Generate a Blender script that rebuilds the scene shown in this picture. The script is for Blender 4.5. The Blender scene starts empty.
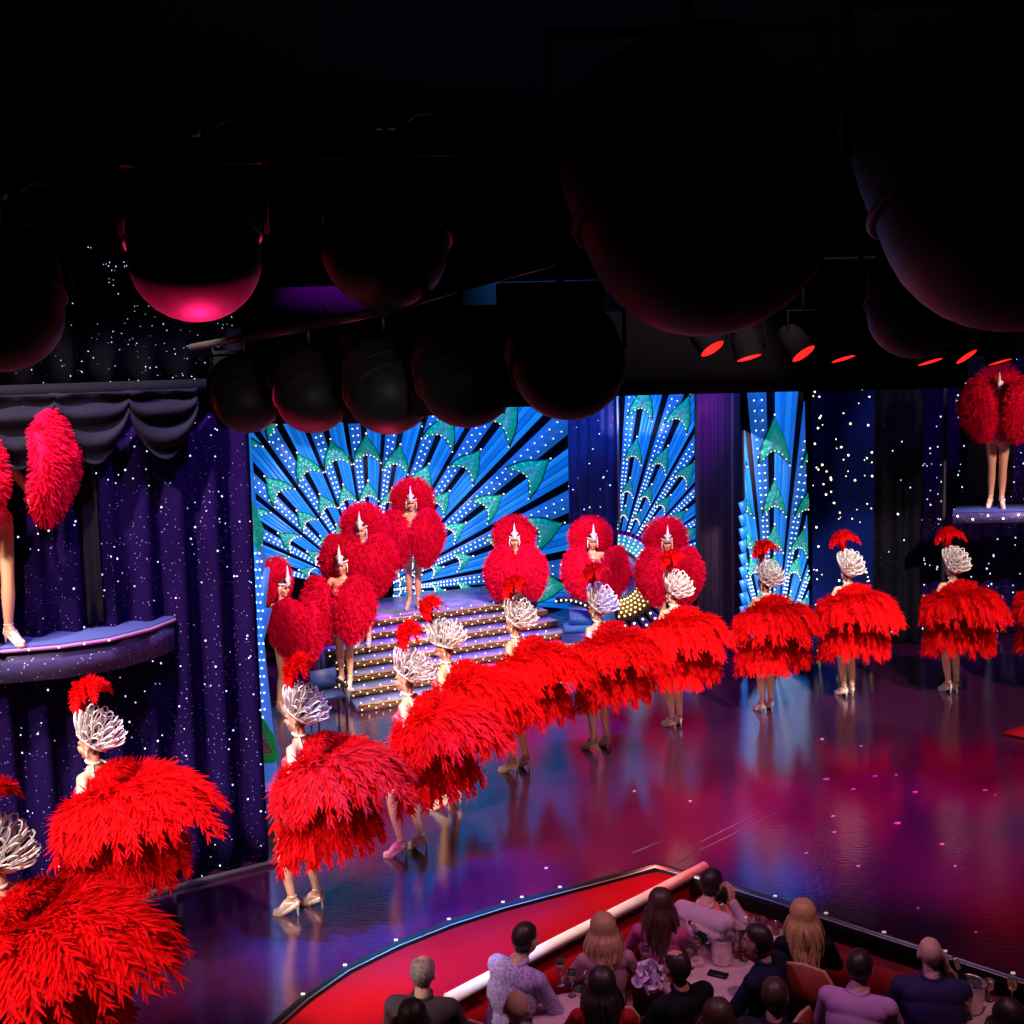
import bpy, math, random
import numpy as np
from mathutils import Vector, Matrix
random.seed(7); RNG = np.random.default_rng(7)
PI = math.pi
SC = bpy.context.scene
COL = SC.collection

# ------------------------------------------------------------------ camera
FPX, CY, PITCH, ROLL, CAMZ = 1150.0, 470.0, math.atan(0.1), 0.025, 4.7
_R0 = Vector((1, 0, 0)); _F = Vector((0, math.cos(PITCH), -math.sin(PITCH))); _U0 = Vector((0, math.sin(PITCH), math.cos(PITCH)))
_R = _R0*math.cos(ROLL) - _U0*math.sin(ROLL); _U = _U0*math.cos(ROLL) + _R0*math.sin(ROLL)
CAMP = Vector((0, 0, CAMZ))
def ray(px, py): return _F + _R*((px-512)/FPX) + _U*((CY-py)/FPX)
def at_d(px, py, d):
    r = ray(px, py); return CAMP + r*(d/r.y)
def at_z(px, py, z=0.0):
    r = ray(px, py); return CAMP + r*((z-CAMZ)/r.z)
def at_plane(px, py, p, n):
    r = ray(px, py); return CAMP + r*((Vector(p)-CAMP).dot(n)/r.dot(n))
cam = bpy.data.cameras.new('camera'); cam.sensor_width = 36; cam.lens = 36*FPX/1024; cam.shift_y = (CY-512)/1024
cam.clip_end = 200
co = bpy.data.objects.new('camera', cam); COL.objects.link(co)
co.matrix_world = Matrix(((_R.x, _U.x, -_F.x, 0), (_R.y, _U.y, -_F.y, 0), (_R.z, _U.z, -_F.z, CAMZ), (0, 0, 0, 1)))
SC.camera = co

# ------------------------------------------------------------------ materials
def mat(name, col, rough=.6, metal=0., emit=None, es=0., spec=.5, trans=0., coat=0., alpha=1.):
    m = bpy.data.materials.new(name); m.use_nodes = True
    b = m.node_tree.nodes['Principled BSDF']
    b.inputs['Base Color'].default_value = (*col, 1); b.inputs['Roughness'].default_value = rough
    b.inputs['Metallic'].default_value = metal; b.inputs['Specular IOR Level'].default_value = spec
    b.inputs['Transmission Weight'].default_value = trans; b.inputs['Coat Weight'].default_value = coat
    if emit: b.inputs['Emission Color'].default_value = (*emit, 1); b.inputs['Emission Strength'].default_value = es
    return m
def nodes(m): return m.node_tree.nodes, m.node_tree.links, m.node_tree.nodes['Principled BSDF']
def noisy(m, c1, c2, scale=8, detail=4, stretch=(1, 1, 1), sock='Base Color', lo=.35, hi=.65):
    n, l, b = nodes(m)
    tc = n.new('ShaderNodeTexCoord'); mp = n.new('ShaderNodeMapping'); mp.inputs['Scale'].default_value = stretch
    t = n.new('ShaderNodeTexNoise'); t.inputs['Scale'].default_value = scale; t.inputs['Detail'].default_value = detail
    r = n.new('ShaderNodeValToRGB'); r.color_ramp.elements[0].position = lo; r.color_ramp.elements[1].position = hi
    r.color_ramp.elements[0].color = (*c1, 1); r.color_ramp.elements[1].color = (*c2, 1)
    l.new(tc.outputs['Object'], mp.inputs['Vector']); l.new(mp.outputs['Vector'], t.inputs['Vector'])
    l.new(t.outputs['Fac'], r.inputs['Fac']); l.new(r.outputs['Color'], b.inputs[sock])
    return m
def glitter(m, base, fleck, scale=60, size=.16, keep=.55):
    """sequins woven into the cloth, their glints painted as pale flecks at random voronoi cells"""
    n, l, b = nodes(m)
    tc = n.new('ShaderNodeTexCoord'); v = n.new('ShaderNodeTexVoronoi'); v.inputs['Scale'].default_value = scale
    l.new(tc.outputs['Object'], v.inputs['Vector'])
    a = n.new('ShaderNodeMath'); a.operation = 'LESS_THAN'; a.inputs[1].default_value = size
    l.new(v.outputs['Distance'], a.inputs[0])
    s = n.new('ShaderNodeSeparateColor'); l.new(v.outputs['Color'], s.inputs[0])
    k = n.new('ShaderNodeMath'); k.operation = 'GREATER_THAN'; k.inputs[1].default_value = keep
    l.new(s.outputs[0], k.inputs[0])
    p = n.new('ShaderNodeMath'); p.operation = 'MULTIPLY'; l.new(a.outputs[0], p.inputs[0]); l.new(k.outputs[0], p.inputs[1])
    x = n.new('ShaderNodeMix'); x.data_type = 'RGBA'
    x.inputs[6].default_value = (*base, 1); x.inputs[7].default_value = (*fleck, 1)
    l.new(p.outputs[0], x.inputs[0]); l.new(x.outputs[2], b.inputs['Base Color'])
    return m

M = {}
M['feather'] = noisy(mat('red feather', (.85, .004, .008), .75, spec=.08), (.72, .002, .004), (.9, .006, .012), 30)
M['fluff'] = noisy(mat('red marabou', (.85, .004, .06), .8, spec=.08), (.74, .003, .05), (.9, .006, .07), 14)
def translucent(m, f=.45):
    n, l, b = nodes(m); t = n.new('ShaderNodeBsdfTranslucent'); x = n.new('ShaderNodeMixShader'); x.inputs[0].default_value = f
    src = b.inputs['Base Color'].links[0].from_socket; l.new(src, t.inputs['Color']); l.new(b.outputs[0], x.inputs[1]); l.new(t.outputs[0], x.inputs[2])
    l.new(x.outputs[0], n['Material Output'].inputs['Surface'])
translucent(M['feather'], .5); translucent(M['fluff'], .5)
M['skin'] = noisy(mat('skin', (.72, .38, .25), .5, spec=.3), (.66, .33, .21), (.75, .41, .28), 12)
M['skin2'] = noisy(mat('fair skin', (.78, .46, .36), .5, spec=.3), (.72, .40, .30), (.8, .5, .4), 12)
M['tight'] = mat('tights', (.75, .38, .22), .45, spec=.4)
M['silver'] = noisy(mat('rhinestone silver', (.9, .82, .82), .3, .1, spec=.9), (.8, .7, .7), (.97, .92, .92), 60)
M['shoe'] = noisy(mat('champagne satin', (.85, .6, .5), .3, .2, spec=.6), (.75, .5, .4), (.95, .75, .65), 50)
M['glove'] = noisy(mat('red satin', (.75, .01, .02), .4, spec=.4), (.6, .005, .01), (.8, .012, .025), 10)
M['leotard'] = glitter(mat('jewelled leotard', (.8, .2, .2), .35), (.7, .03, .05), (.9, .8, .8), 80, .35, .4)
M['hair_dark'] = noisy(mat('dark hair', (.02, .012, .01), .45, spec=.5), (.012, .007, .006), (.05, .03, .025), 40, 3, (6, 6, 1))
M['hair_brown'] = noisy(mat('brown hair', (.06, .03, .02), .45), (.04, .018, .012), (.10, .05, .03), 40, 3, (6, 6, 1))
M['hair_blonde'] = noisy(mat('blonde hair', (.5, .32, .16), .45), (.34, .19, .08), (.68, .46, .25), 40, 3, (8, 8, 1))
M['hair_grey'] = noisy(mat('grey hair', (.3, .25, .24), .55), (.2, .16, .15), (.5, .42, .4), 60)
M['eye'] = mat('eye makeup', (.02, .012, .012), .4)
M['lip'] = mat('red lipstick', (.6, .03, .05), .4)
M['black'] = mat('black paint', (.012, .012, .014), .5, spec=.4)
M['matt'] = mat('black drape', (.006, .006, .009), .95, spec=.05)
M['metalblack'] = noisy(mat('black enamel', (.02, .02, .022), .5, .0, spec=.3), (.03, .028, .03), (.04, .038, .04), 20)
M['steel'] = mat('steel', (.5, .5, .52), .35, .9)
M['redlens'] = mat('glowing red lens', (.5, .01, .01), .4, emit=(1, .012, .008), es=2.2)
M['whitelens'] = mat('glowing white bulb', (.9, .9, .9), .4, emit=(1, .85, .75), es=9)
M['starblue'] = mat('blue white star light', (.5, .6, .9), .4, emit=(.55, .68, 1), es=1.4)
M['starwarm'] = mat('warm star light', (.9, .7, .4), .4, emit=(1, .75, .35), es=3.5)
M['bulbwhite'] = mat('white pin light', (.8, .9, 1), .4, emit=(.62, .83, 1), es=2.2)
M['bulbpink'] = mat('pinkish pin light', (1, .6, .5), .4, emit=(1, .62, .5), es=2.2)
M['gold'] = noisy(mat('gold trim', (.7, .42, .12), .35, .6), (.45, .22, .06), (.8, .5, .18), 25)
M['redcarpet'] = noisy(mat('red carpet', (.55, .005, .012), .95, spec=.05), (.27, .002, .007), (.36, .004, .011), 90)
M['redwall'] = noisy(mat('dark red panel', (.4, .008, .008), .7), (.32, .005, .005), (.45, .01, .01), 6)
M['rail'] = noisy(mat('cream rail', (.85, .68, .58), .45), (.8, .6, .5), (.9, .74, .64), 8)

# ------------------------------------------------------------------ mesh helpers
class MB:
    def __init__(s): s.V = []; s.F = {}; s.n = 0
    def add(s, V, F):
        V = np.asarray(V, float).reshape(-1, 3); F = np.asarray(F, int)
        s.V.append(V); s.F.setdefault(F.shape[1], []).append(F + s.n); s.n += len(V)
    def addm(s, other, mtx=None):
        V = np.concatenate(other.V)
        if mtx is not None:
            m = np.array(mtx); V = V @ m[:3, :3].T + m[:3, 3]
        for k, L in other.F.items():
            s.F.setdefault(k, []).extend([f + s.n for f in L])
        s.V.append(V); s.n += len(V)
    def mesh(s, name, smooth=True):
        me = bpy.data.meshes.new(name); V = np.concatenate(s.V)
        me.vertices.add(len(V)); me.vertices.foreach_set('co', V.ravel())
        idx, st, c = [], [], 0
        for k, L in s.F.items():
            A = np.concatenate(L); idx.append(A.ravel()); st.append(c + np.arange(len(A))*k); c += A.size
        idx = np.concatenate(idx); st = np.concatenate(st)
        me.loops.add(len(idx)); me.loops.foreach_set('vertex_index', idx.astype(np.int32))
        me.polygons.add(len(st)); me.polygons.foreach_set('loop_start', st.astype(np.int32))
        me.update(calc_edges=True); me.validate()
        if smooth: me.polygons.foreach_set('use_smooth', np.ones(len(me.polygons), bool))
        return me
    # shapes
    def box(s, c, d, R=None):
        x, y, z = np.array(d)/2
        V = np.array([(-x,-y,-z),(x,-y,-z),(x,y,-z),(-x,y,-z),(-x,-y,z),(x,-y,z),(x,y,z),(-x,y,z)])
        if R is not None: V = V @ np.array(R).T
        s.add(V + np.array(c), [(0,3,2,1),(4,5,6,7),(0,1,5,4),(1,2,6,5),(2,3,7,6),(3,0,4,7)]); return s
    def tube(s, pts, r, seg=8, closed=False, caps=True):
        P = np.array([list(p) for p in pts], float); n = len(P)
        rr = np.full(n, r) if np.isscalar(r) else np.array(r)
        T = np.gradient(P, axis=0) if not closed else np.roll(P, -1, 0) - np.roll(P, 1, 0)
        T /= np.linalg.norm(T, axis=1)[:, None] + 1e-12
        a = np.array((0, 0, 1.)) if abs(T[0][2]) < .9 else np.array((1., 0, 0))
        N = np.cross(T[0], a); N /= np.linalg.norm(N)
        ang = np.arange(seg)*2*PI/seg; rings = []
        for i in range(n):
            N = N - T[i]*N.dot(T[i]); N /= np.linalg.norm(N) + 1e-12
            B = np.cross(T[i], N)
            rings.append(P[i] + rr[i]*(np.cos(ang)[:, None]*N + np.sin(ang)[:, None]*B))
        V = np.concatenate(rings); F = []
        for i in range(n if closed else n-1):
            j = (i+1) % n
            for k in range(seg): F.append((i*seg+k, i*seg+(k+1) % seg, j*seg+(k+1) % seg, j*seg+k))
        base = s.n; s.add(V, F)
        if caps and not closed:
            s.F.setdefault(seg, []).append(np.array([[base+k for k in range(seg)][::-1], [base+(n-1)*seg+k for k in range(seg)]]))
        return s
    def lathe(s, prof, seg=24, mtx=None):
        ang = np.arange(seg)*2*PI/seg; V = []; F = []
        for r, z in prof: V.append(np.stack([r*np.cos(ang), r*np.sin(ang), np.full(seg, z)], 1))
        V = np.concatenate(V)
        for i in range(len(prof)-1):
            for k in range(seg): F.append((i*seg+k, i*seg+(k+1) % seg, (i+1)*seg+(k+1) % seg, (i+1)*seg+k))
        if mtx is not None: m = np.array(mtx); V = V @ m[:3, :3].T + m[:3, 3]
        s.add(V, F); return s
    def ball(s, c, rad, R=None, nu=12, nv=8):
        u = np.arange(nu)*2*PI/nu; v = np.linspace(-PI/2, PI/2, nv+1)[1:-1]
        V = [(math.cos(b)*math.cos(a), math.cos(b)*math.sin(a), math.sin(b)) for b in v for a in u] + [(0, 0, -1), (0, 0, 1)]
        V = np.array(V)*np.array(rad if not np.isscalar(rad) else (rad,)*3)
        if R is not None: V = V @ np.array(R).T
        Q = [(i*nu+k, i*nu+(k+1) % nu, (i+1)*nu+(k+1) % nu, (i+1)*nu+k) for i in range(nv-2) for k in range(nu)]
        b = s.n; s.add(V + np.array(list(c)), Q); L = (nv-1)*nu
        T = [(b+L, b+(k+1) % nu, b+k) for k in range(nu)] + [(b+L+1, b+(nv-2)*nu+k, b+(nv-2)*nu+(k+1) % nu) for k in range(nu)]
        s.F.setdefault(3, []).append(np.array(T)); return s
    def prism(s, poly, off):
        """poly: 3-D polygon points; extruded by vector off"""
        P = np.array([list(p) for p in poly]); n = len(P); o = np.array(list(off))
        b = s.n; s.add(np.concatenate([P, P+o]), [(k, (k+1) % n, n+(k+1) % n, n+k) for k in range(n)])
        s.F.setdefault(n, []).append(np.array([[b+k for k in range(n)][::-1], [b+n+k for k in range(n)]])); return s

def link(name, me, m, parent=None, mtx=None):
    o = bpy.data.objects.new(name, me)
    COL.objects.link(o)
    if m is not None and not me.materials: me.materials.append(m)
    if parent: o.parent = parent
    if mtx is not None: o.matrix_local = mtx
    return o
def obj(name, mb, m, parent=None, smooth=False, mtx=None): return link(name, mb.mesh(name, smooth), m, parent, mtx)
def tag(o, label=None, cat=None, group=None, kind=None):
    if label: o['label'] = label
    if cat: o['category'] = cat
    if group: o['group'] = group
    if kind: o['kind'] = kind
    return o
def empty(name, loc, rz=0, **k):
    o = bpy.data.objects.new(name, None); COL.objects.link(o); o.location = loc; o.rotation_euler = (0, 0, rz); o.empty_display_size = .1
    return tag(o, **k) if k else o
def struct(name, mb, m, smooth=False):
    o = obj(name, mb, m, smooth=smooth); o['kind'] = 'structure'; return o
def copy_tree(o, parent=None):
    c = o.copy(); COL.objects.link(c)
    if parent: c.parent = parent
    for ch in list(o.children): copy_tree(ch, c)
    return c
def frame(f, up=(0, 0, 1)):
    f = Vector(f).normalized(); r = f.cross(Vector(up)).normalized(); u = r.cross(f)
    return np.array([r, f, u]).T            # columns right, forward, up
def axis_m(p, d):
    """matrix taking +Z onto d at p"""
    q = Vector((0, 0, 1)).rotation_difference(Vector(d).normalized()); m = q.to_matrix().to_4x4(); m.translation = Vector(p); return m

# ------------------------------------------------------------------ bodies
class Body:
    def __init__(s): s.P = []; s.mb = MB()
    def cap(s, a, ra, b, rb, tag):
        a = np.array(list(a), float); b = np.array(list(b), float); L = np.linalg.norm(b-a)
        d = (b-a)/max(L, 1e-9); prof = []
        for t in np.linspace(-PI/2, 0, 5)[:-1]: prof.append((ra*math.cos(t)+1e-4, ra*math.sin(t)))
        prof += [(ra, 0), (rb, L)]
        for t in np.linspace(0, PI/2, 5)[1:]: prof.append((rb*math.cos(t)+1e-4, L+rb*math.sin(t)))
        seg = 12; m = np.array(axis_m(a, d)); base = s.mb.n
        s.mb.lathe(prof, seg, m)
        n = len(prof)
        s.mb.F.setdefault(seg, []).append(np.array([[base+k for k in range(seg)][::-1], [base+(n-1)*seg+k for k in range(seg)]]))
        s.P.append(('c', a, ra, b, rb, tag))
    def ell(s, c, rad, tag, R=None):
        s.mb.ball(c, rad, R, 16, 12)
        s.P.append(('e', np.array(list(c), float), np.array(rad if not np.isscalar(rad) else (rad,)*3, float), np.eye(3) if R is None else np.array(R), None, tag))
    def finish(s, name, voxel):
        me = s.mb.mesh('tmp'); o = bpy.data.objects.new('tmp', me); COL.objects.link(o)
        r = o.modifiers.new('r', 'REMESH'); r.mode = 'VOXEL'; r.voxel_size = voxel; r.use_smooth_shade = True
        k = o.modifiers.new('s', 'SMOOTH'); k.factor = .5; k.iterations = 3
        dg = bpy.context.evaluated_depsgraph_get(); dg.update()
        out = bpy.data.meshes.new_from_object(o.evaluated_get(dg)); out.name = name
        bpy.data.objects.remove(o); bpy.data.meshes.remove(me)
        n = len(out.vertices); V = np.empty(n*3); out.vertices.foreach_get('co', V); V = V.reshape(-1, 3)
        N = np.empty(n*3); out.vertices.foreach_get('normal', N); N = N.reshape(-1, 3)
        best = np.full(n, 1e9); lab = np.zeros(n, int); T = np.zeros(n)
        for i, p in enumerate(s.P):
            if p[0] == 'c':
                d = p[3]-p[1]; L2 = d.dot(d) + 1e-12; t = np.clip((V-p[1]) @ d/L2, 0, 1)
                D = np.linalg.norm(V-p[1]-t[:, None]*d, axis=1) - (p[2]+(p[4]-p[2])*t)
            else:
                q = (V-p[1]) @ p[3]; k = np.linalg.norm(q/p[2], axis=1); D = (k-1)*p[2].min(); t = np.zeros(n)
            w = D < best; best[w] = D[w]; lab[w] = i; T[w] = t[w]
        tags = np.array([p[5] for p in s.P])[lab]
        F = np.array([list(q.vertices) for q in out.polygons if len(q.vertices) == 4], int)
        s.V, s.N, s.tags, s.T, s.Fq, s.me = V, N, tags, T, F, out
        return out
    def garment(s, mask, off, name, extra=None):
        """cloth that follows the body: the faces inside the mask, lifted off the skin, with a turned hem"""
        f = s.Fq[mask[s.Fq].all(axis=1)]
        if len(f) == 0: return None
        ids, inv = np.unique(f, return_inverse=True); F = inv.reshape(f.shape)
        offv = off if np.isscalar(off) else off[ids][:, None]
        V = s.V[ids] + s.N[ids]*offv
        E = np.concatenate([F[:, [0, 1]], F[:, [1, 2]], F[:, [2, 3]], F[:, [3, 0]]])
        key = {}
        for a, b in E.tolist(): key[(a, b)] = key.get((a, b), 0) + 1
        bd = [(a, b) for (a, b) in key if (b, a) not in key]
        mb = MB(); mb.add(V, F)
        if bd:
            n = len(V); inner = s.V[ids] - s.N[ids]*.002
            mb.V.append(inner); mb.n += n
            mb.F[4].append(np.array([(b, a, a+n, b+n) for a, b in bd]))
        if extra: mb.addm(extra)
        me = mb.mesh(name, True); return me

def hand(B, w, d, n, thumb, curl, tg, k=1.0):
    w = np.array(list(w), float); d = np.array(list(d), float); d /= np.linalg.norm(d)
    n = np.array(list(n), float); n -= d*n.dot(d); n /= np.linalg.norm(n); s = np.cross(d, n)*thumb
    B.ell(w+d*.05*k, (.037*k, .055*k, .017*k), tg, np.array([s, d, n]).T)
    for o, L in ((.029, .07), (.010, .08), (-.010, .076), (-.028, .06)):
        p = w+d*(.09-.3*abs(o-.005))*k+s*o*k; a = curl*.5; r = .0095*k
        for j in range(3):
            q = p + (d*math.cos(a)+n*math.sin(a))*L*k*(.45, .32, .26)[j]
            B.cap(p, r, q, r*.92, tg); p = q; r *= .92; a += curl
    p = w+d*.025*k+s*.03*k; v = d*.6+s*.7+n*.25; v /= np.linalg.norm(v); q = p+v*.045*k
    B.cap(p, .013*k, q, .011*k, tg); v = d*.85+s*.25+n*.4; B.cap(q, .011*k, q+v*.032*k, .009*k, tg)

def head(B, c, R, neck, male):
    c = np.array(list(c), float); g = 1.04 if male else 1.0
    f = lambda x, y, z: c + R @ (np.array((x, y, z))*g)
    e = lambda p, rad, t='head': B.ell(f(*p), tuple(np.array(rad)*g), t, R)
    e((0, -.012, .018), (.075, .096, .09)); e((0, .025, -.045), (.057, .066, .075)); e((0, .064, -.1), (.026, .022, .02))
    B.cap(f(0, .09, .004), .009*g, f(0, .108, -.034), .014*g, 'head')
    e((0, .074, .02), (.052, .02, .014)); e((0, .086, -.068), (.024, .011, .010))
    for sx in (-1, 1):
        e((sx*.036, .06, -.036), (.027, .027, .025)); e((sx*.078, -.01, -.014), (.010, .02, .033))
    B.cap(neck, .058 if male else .047, f(0, -.018, -.07), .052 if male else .043, 'neck')
    B.hc, B.hR = c, R
def face_parts(root, B):
    c, R = B.hc, B.hR
    for sx in (-1, 1):
        m = MB().ball(c+R @ np.array((sx*.031, .083, .002)), (.015, .010, .008), R, 8, 6); obj('eye', m, M['eye'], root, True)
    m = MB().ball(c+R @ np.array((0, .093, -.068)), (.020, .010, .008), R, 8, 6); obj('lips', m, M['lip'], root, True)
def hair_mask(B, kind='short'):
    q = (B.V-B.hc) @ B.hR; y, z = q[:, 1], q[:, 2]
    lim = np.where(y > .045, .062+.2*(y-.045), np.where(y > -.005, .01+1.0*(y+.005), np.where(y > -.03, -.01, -.075)))
    m = np.isin(B.tags, ['head', 'neck']) & (z > lim)
    if kind == 'balding': m &= ~((z > .05) & (np.hypot(q[:, 0]*1.15, (y-.015)*.8) < .05))
    ear = (np.abs(q[:, 0]) > .079) & (z < .03); return m & ~ear

def limb(B, a, b, ra, rb, tg, bulge=0):
    a = np.array(list(a), float); b = np.array(list(b), float)
    if bulge:
        m = a*.62+b*.38; B.cap(a, ra, m, ra*.5+rb*.5+bulge, tg); B.cap(m, ra*.5+rb*.5+bulge, b, rb, tg)
    else: B.cap(a, ra, b, rb, tg)

def torso(B, J, male, heavy=1.0):
    up = Vector(J['neck'])-Vector(J['pelvis']); rt = Vector(J['shr'])-Vector(J['shl'])
    up.normalize(); fw = up.cross(rt).normalized(); rt = fw.cross(up)
    R = np.array([rt, fw, up]).T; p = np.array(J['pelvis'], float); n = np.array(J['neck'], float); L = np.linalg.norm(n-p)
    g = lambda x, y, t: p + R @ np.array((x, y, t*L))
    h = heavy
    if male:
        B.ell(g(0, 0, .0), (.165*h, .115*h, .12), 'pelvis', R); B.ell(g(0, .01, .28), (.155*h, .115*h, .16), 'torso', R)
        B.ell(g(0, 0, .62), (.185*h, .125*h, .19), 'torso', R); B.ell(g(0, -.01, .82), (.19*h, .10*h, .10), 'torso', R)
    else:
        B.ell(g(0, -.005, .0), (.165*h, .115*h, .12), 'pelvis', R); B.ell(g(0, 0, .32), (.122*h, .088*h, .15), 'torso', R)
        B.ell(g(0, 0, .62), (.145*h, .098*h, .17), 'torso', R); B.ell(g(0, -.01, .84), (.15*h, .075*h, .08), 'torso', R)
        for sx in (-1, 1): B.ell(g(sx*.066, .082, .60), (.058, .052, .06), 'torso', R)
    for sx in (-1, 1): B.ell(g(sx*.08, -.06, -.06), (.085*h, .085*h, .095), 'pelvis', R)
    B.ell(np.array(J['neck'])-R[:, 2]*.03, (.085, .06, .05), 'torso', R)
    for k in ('shl', 'shr'):
        B.cap(np.array(J['neck'])-R[:, 2]*.05, .05 if male else .04, J[k], .06 if male else .045, 'torso')
    return R

def build_body(name, J, male=False, heavy=1.0, voxel=.009, hands=None, foot_flat=True):
    B = Body(); B.R = torso(B, J, male, heavy); head(B, J['head'], J['hR'], J['neck'], male)
    ua, fa = ((.052, .044), (.042, .029)) if male else ((.043, .036), (.035, .023))
    th, sk = ((.088, .058), (.058, .038)) if male else ((.082, .053), (.053, .034))
    for s in 'lr':
        limb(B, J['sh'+s], J['el'+s], ua[0], ua[1], 'uparm_'+s); limb(B, J['el'+s], J['wr'+s], fa[0], fa[1], 'forearm_'+s, .004)
        limb(B, J['hip'+s], J['kn'+s], th[0], th[1], 'thigh_'+s); limb(B, J['kn'+s], J['an'+s], sk[0], sk[1], 'shin_'+s, .012)
        a = np.array(J['an'+s], float); t = np.array(J['toe'+s], float)
        hl = a - (t-a)*np.array((.28, .28, 0)) - np.array((0, 0, .03))
        B.cap(a, sk[1]*.95, t, .028, 'foot_'+s); B.cap(t, .03, t+(t-a)*np.array((.35, .35, 0)), .02, 'foot_'+s)
        B.cap(hl, .026, a*.5+t*.5-np.array((0, 0, .01)), .028, 'foot_'+s)
        h = (hands or {}).get(s)
        d = np.array(J['wr'+s], float)-np.array(J['el'+s], float)
        if h is None: h = (d, B.R[:, 0]*(1 if s == 'l' else -1), .25)
        hand(B, J['wr'+s], h[0], h[1], (1 if s == 'l' else -1)*(h[3] if len(h) > 3 else 1), h[2], 'hand_'+s, 1.05 if male else .92)
    B.finish(name, voxel); return B

# ------------------------------------------------------------------ feathers
def ribbons(mb, P0, D, length, width, droop, jitter=.3, nrm=None):
    """soft barbs: P0 (n,3) roots, D (n,3) unit directions"""
    n = len(P0); r = RNG.normal(size=(n, 3)); S = np.cross(D, r if nrm is None else nrm+r*.18); S /= np.linalg.norm(S, axis=1)[:, None]+1e-9
    L = length*(1-jitter/2+jitter*RNG.random(n)) if np.isscalar(length) else length
    L = np.asarray(L)[:, None]; w = width
    dv = D + r*.12; dv /= np.linalg.norm(dv, axis=1)[:, None]
    P1 = P0+dv*L*.55; P2 = P0+dv*L + np.array((0, 0, -1.))*L*droop
    a, b = P0-S*w, P0+S*w; c, d = P1+S*w*.8, P1-S*w*.8; e = P2+S*w*.25; f = P2-S*w*.25
    V = np.stack([a, b, c, d, e, f], 1).reshape(-1, 3); k = np.arange(n)[:, None]*6
    mb.add(V, np.concatenate([k+np.array([0, 1, 2, 3]), k+np.array([3, 2, 4, 5])]))
def fluffy(mb, pts, rad, n, length=.07, width=.006, lean=.6, droop=.25):
    """a marabou stem: solid core plus soft strands all round"""
    P = np.array([list(p) for p in pts], float); rad = np.array(rad, float)
    mb.tube(P, rad, 10)
    t = RNG.random(n)*(len(P)-1); i = np.minimum(t.astype(int), len(P)-2); u = (t-i)[:, None]
    C = P[i]*(1-u)+P[i+1]*u; r = rad[i]*(1-u[:, 0])+rad[i+1]*u[:, 0]
    T = P[i+1]-P[i]; T /= np.linalg.norm(T, axis=1)[:, None]
    q = RNG.normal(size=(n, 3)); q -= T*(q*T).sum(1)[:, None]; q /= np.linalg.norm(q, axis=1)[:, None]
    D = q+T*lean; D /= np.linalg.norm(D, axis=1)[:, None]
    ribbons(mb, C+q*r[:, None]*.9, D, length, width, droop)
    m = max(12, n//10); q = RNG.normal(size=(m, 3)); q /= np.linalg.norm(q, axis=1)[:, None]
    T = P[-1]-P[-2]; T /= np.linalg.norm(T); q = q+T*1.0; q /= np.linalg.norm(q, axis=1)[:, None]
    ribbons(mb, P[-1]+q*rad[-1]*.7, q, length*1.1, width, droop)
def puff(mb, c, rad, n, length=.06, width=.006, droop=.2):
    c = np.array(list(c)); rad = np.array(rad); mb.ball(c, rad*.96, None, 16, 12)
    q = RNG.normal(size=(n, 3)); q /= np.linalg.norm(q, axis=1)[:, None]
    D = q+RNG.normal(size=(n, 3))*.35; D /= np.linalg.norm(D, axis=1)[:, None]
    ribbons(mb, c+q*rad*.93, D, length, width, droop)
def bez(a, b, c, d, n):
    t = np.linspace(0, 1, n)[:, None]; a, b, c, d = map(np.array, (a, b, c, d))
    return a*(1-t)**3+3*b*t*(1-t)**2+3*c*t*t*(1-t)+d*t**3
def feather(mb, P, W, nb):
    """ostrich plume along polyline P: narrow vane plus swept barbs and curling tip"""
    n = len(P); T = np.gradient(P, axis=0); T /= np.linalg.norm(T, axis=1)[:, None]
    up = np.array((0, 0, 1.)); S = np.cross(T, up); S /= np.linalg.norm(S, axis=1)[:, None]+1e-9; U = np.cross(S, T)
    k = np.linspace(0, 1, n); w = W*.24*np.sin(PI*np.clip(k*.86+.1, 0, 1))[:, None]
    V = np.concatenate([P-S*w, P+U*w*.35, P+S*w])
    F = [(i, i+1, n+i+1, n+i) for i in range(n-1)]+[(n+i, n+i+1, 2*n+i+1, 2*n+i) for i in range(n-1)]
    mb.add(V, F)
    t = np.concatenate([np.linspace(.12, .97, nb), np.linspace(.7, 1, nb//3)]); t = np.repeat(t, 2); sg = np.tile([-1., 1.], len(t)//2)
    t = np.clip(t+RNG.normal(size=len(t))*.01, 0, 1)
    f = t*(n-1); i = np.minimum(f.astype(int), n-2); u = (f-i)[:, None]
    C = P[i]*(1-u)+P[i+1]*u; Tt = T[i]*(1-u)+T[i+1]*u; Ss = S[i]; Uu = U[i]
    D = Tt*(.75+.5*t[:, None])+Ss*sg[:, None]*(.8-.2*t[:, None])+Uu*(.22+.14*RNG.normal(size=len(t)))[:, None]
    D /= np.linalg.norm(D, axis=1)[:, None]
    L = W*np.sin(PI*np.clip(t*.62+.2, 0, 1))*(.8+.4*RNG.random(len(t)))
    ribbons(mb, C, D, L, .0085, .08, .3, Uu)
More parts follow.
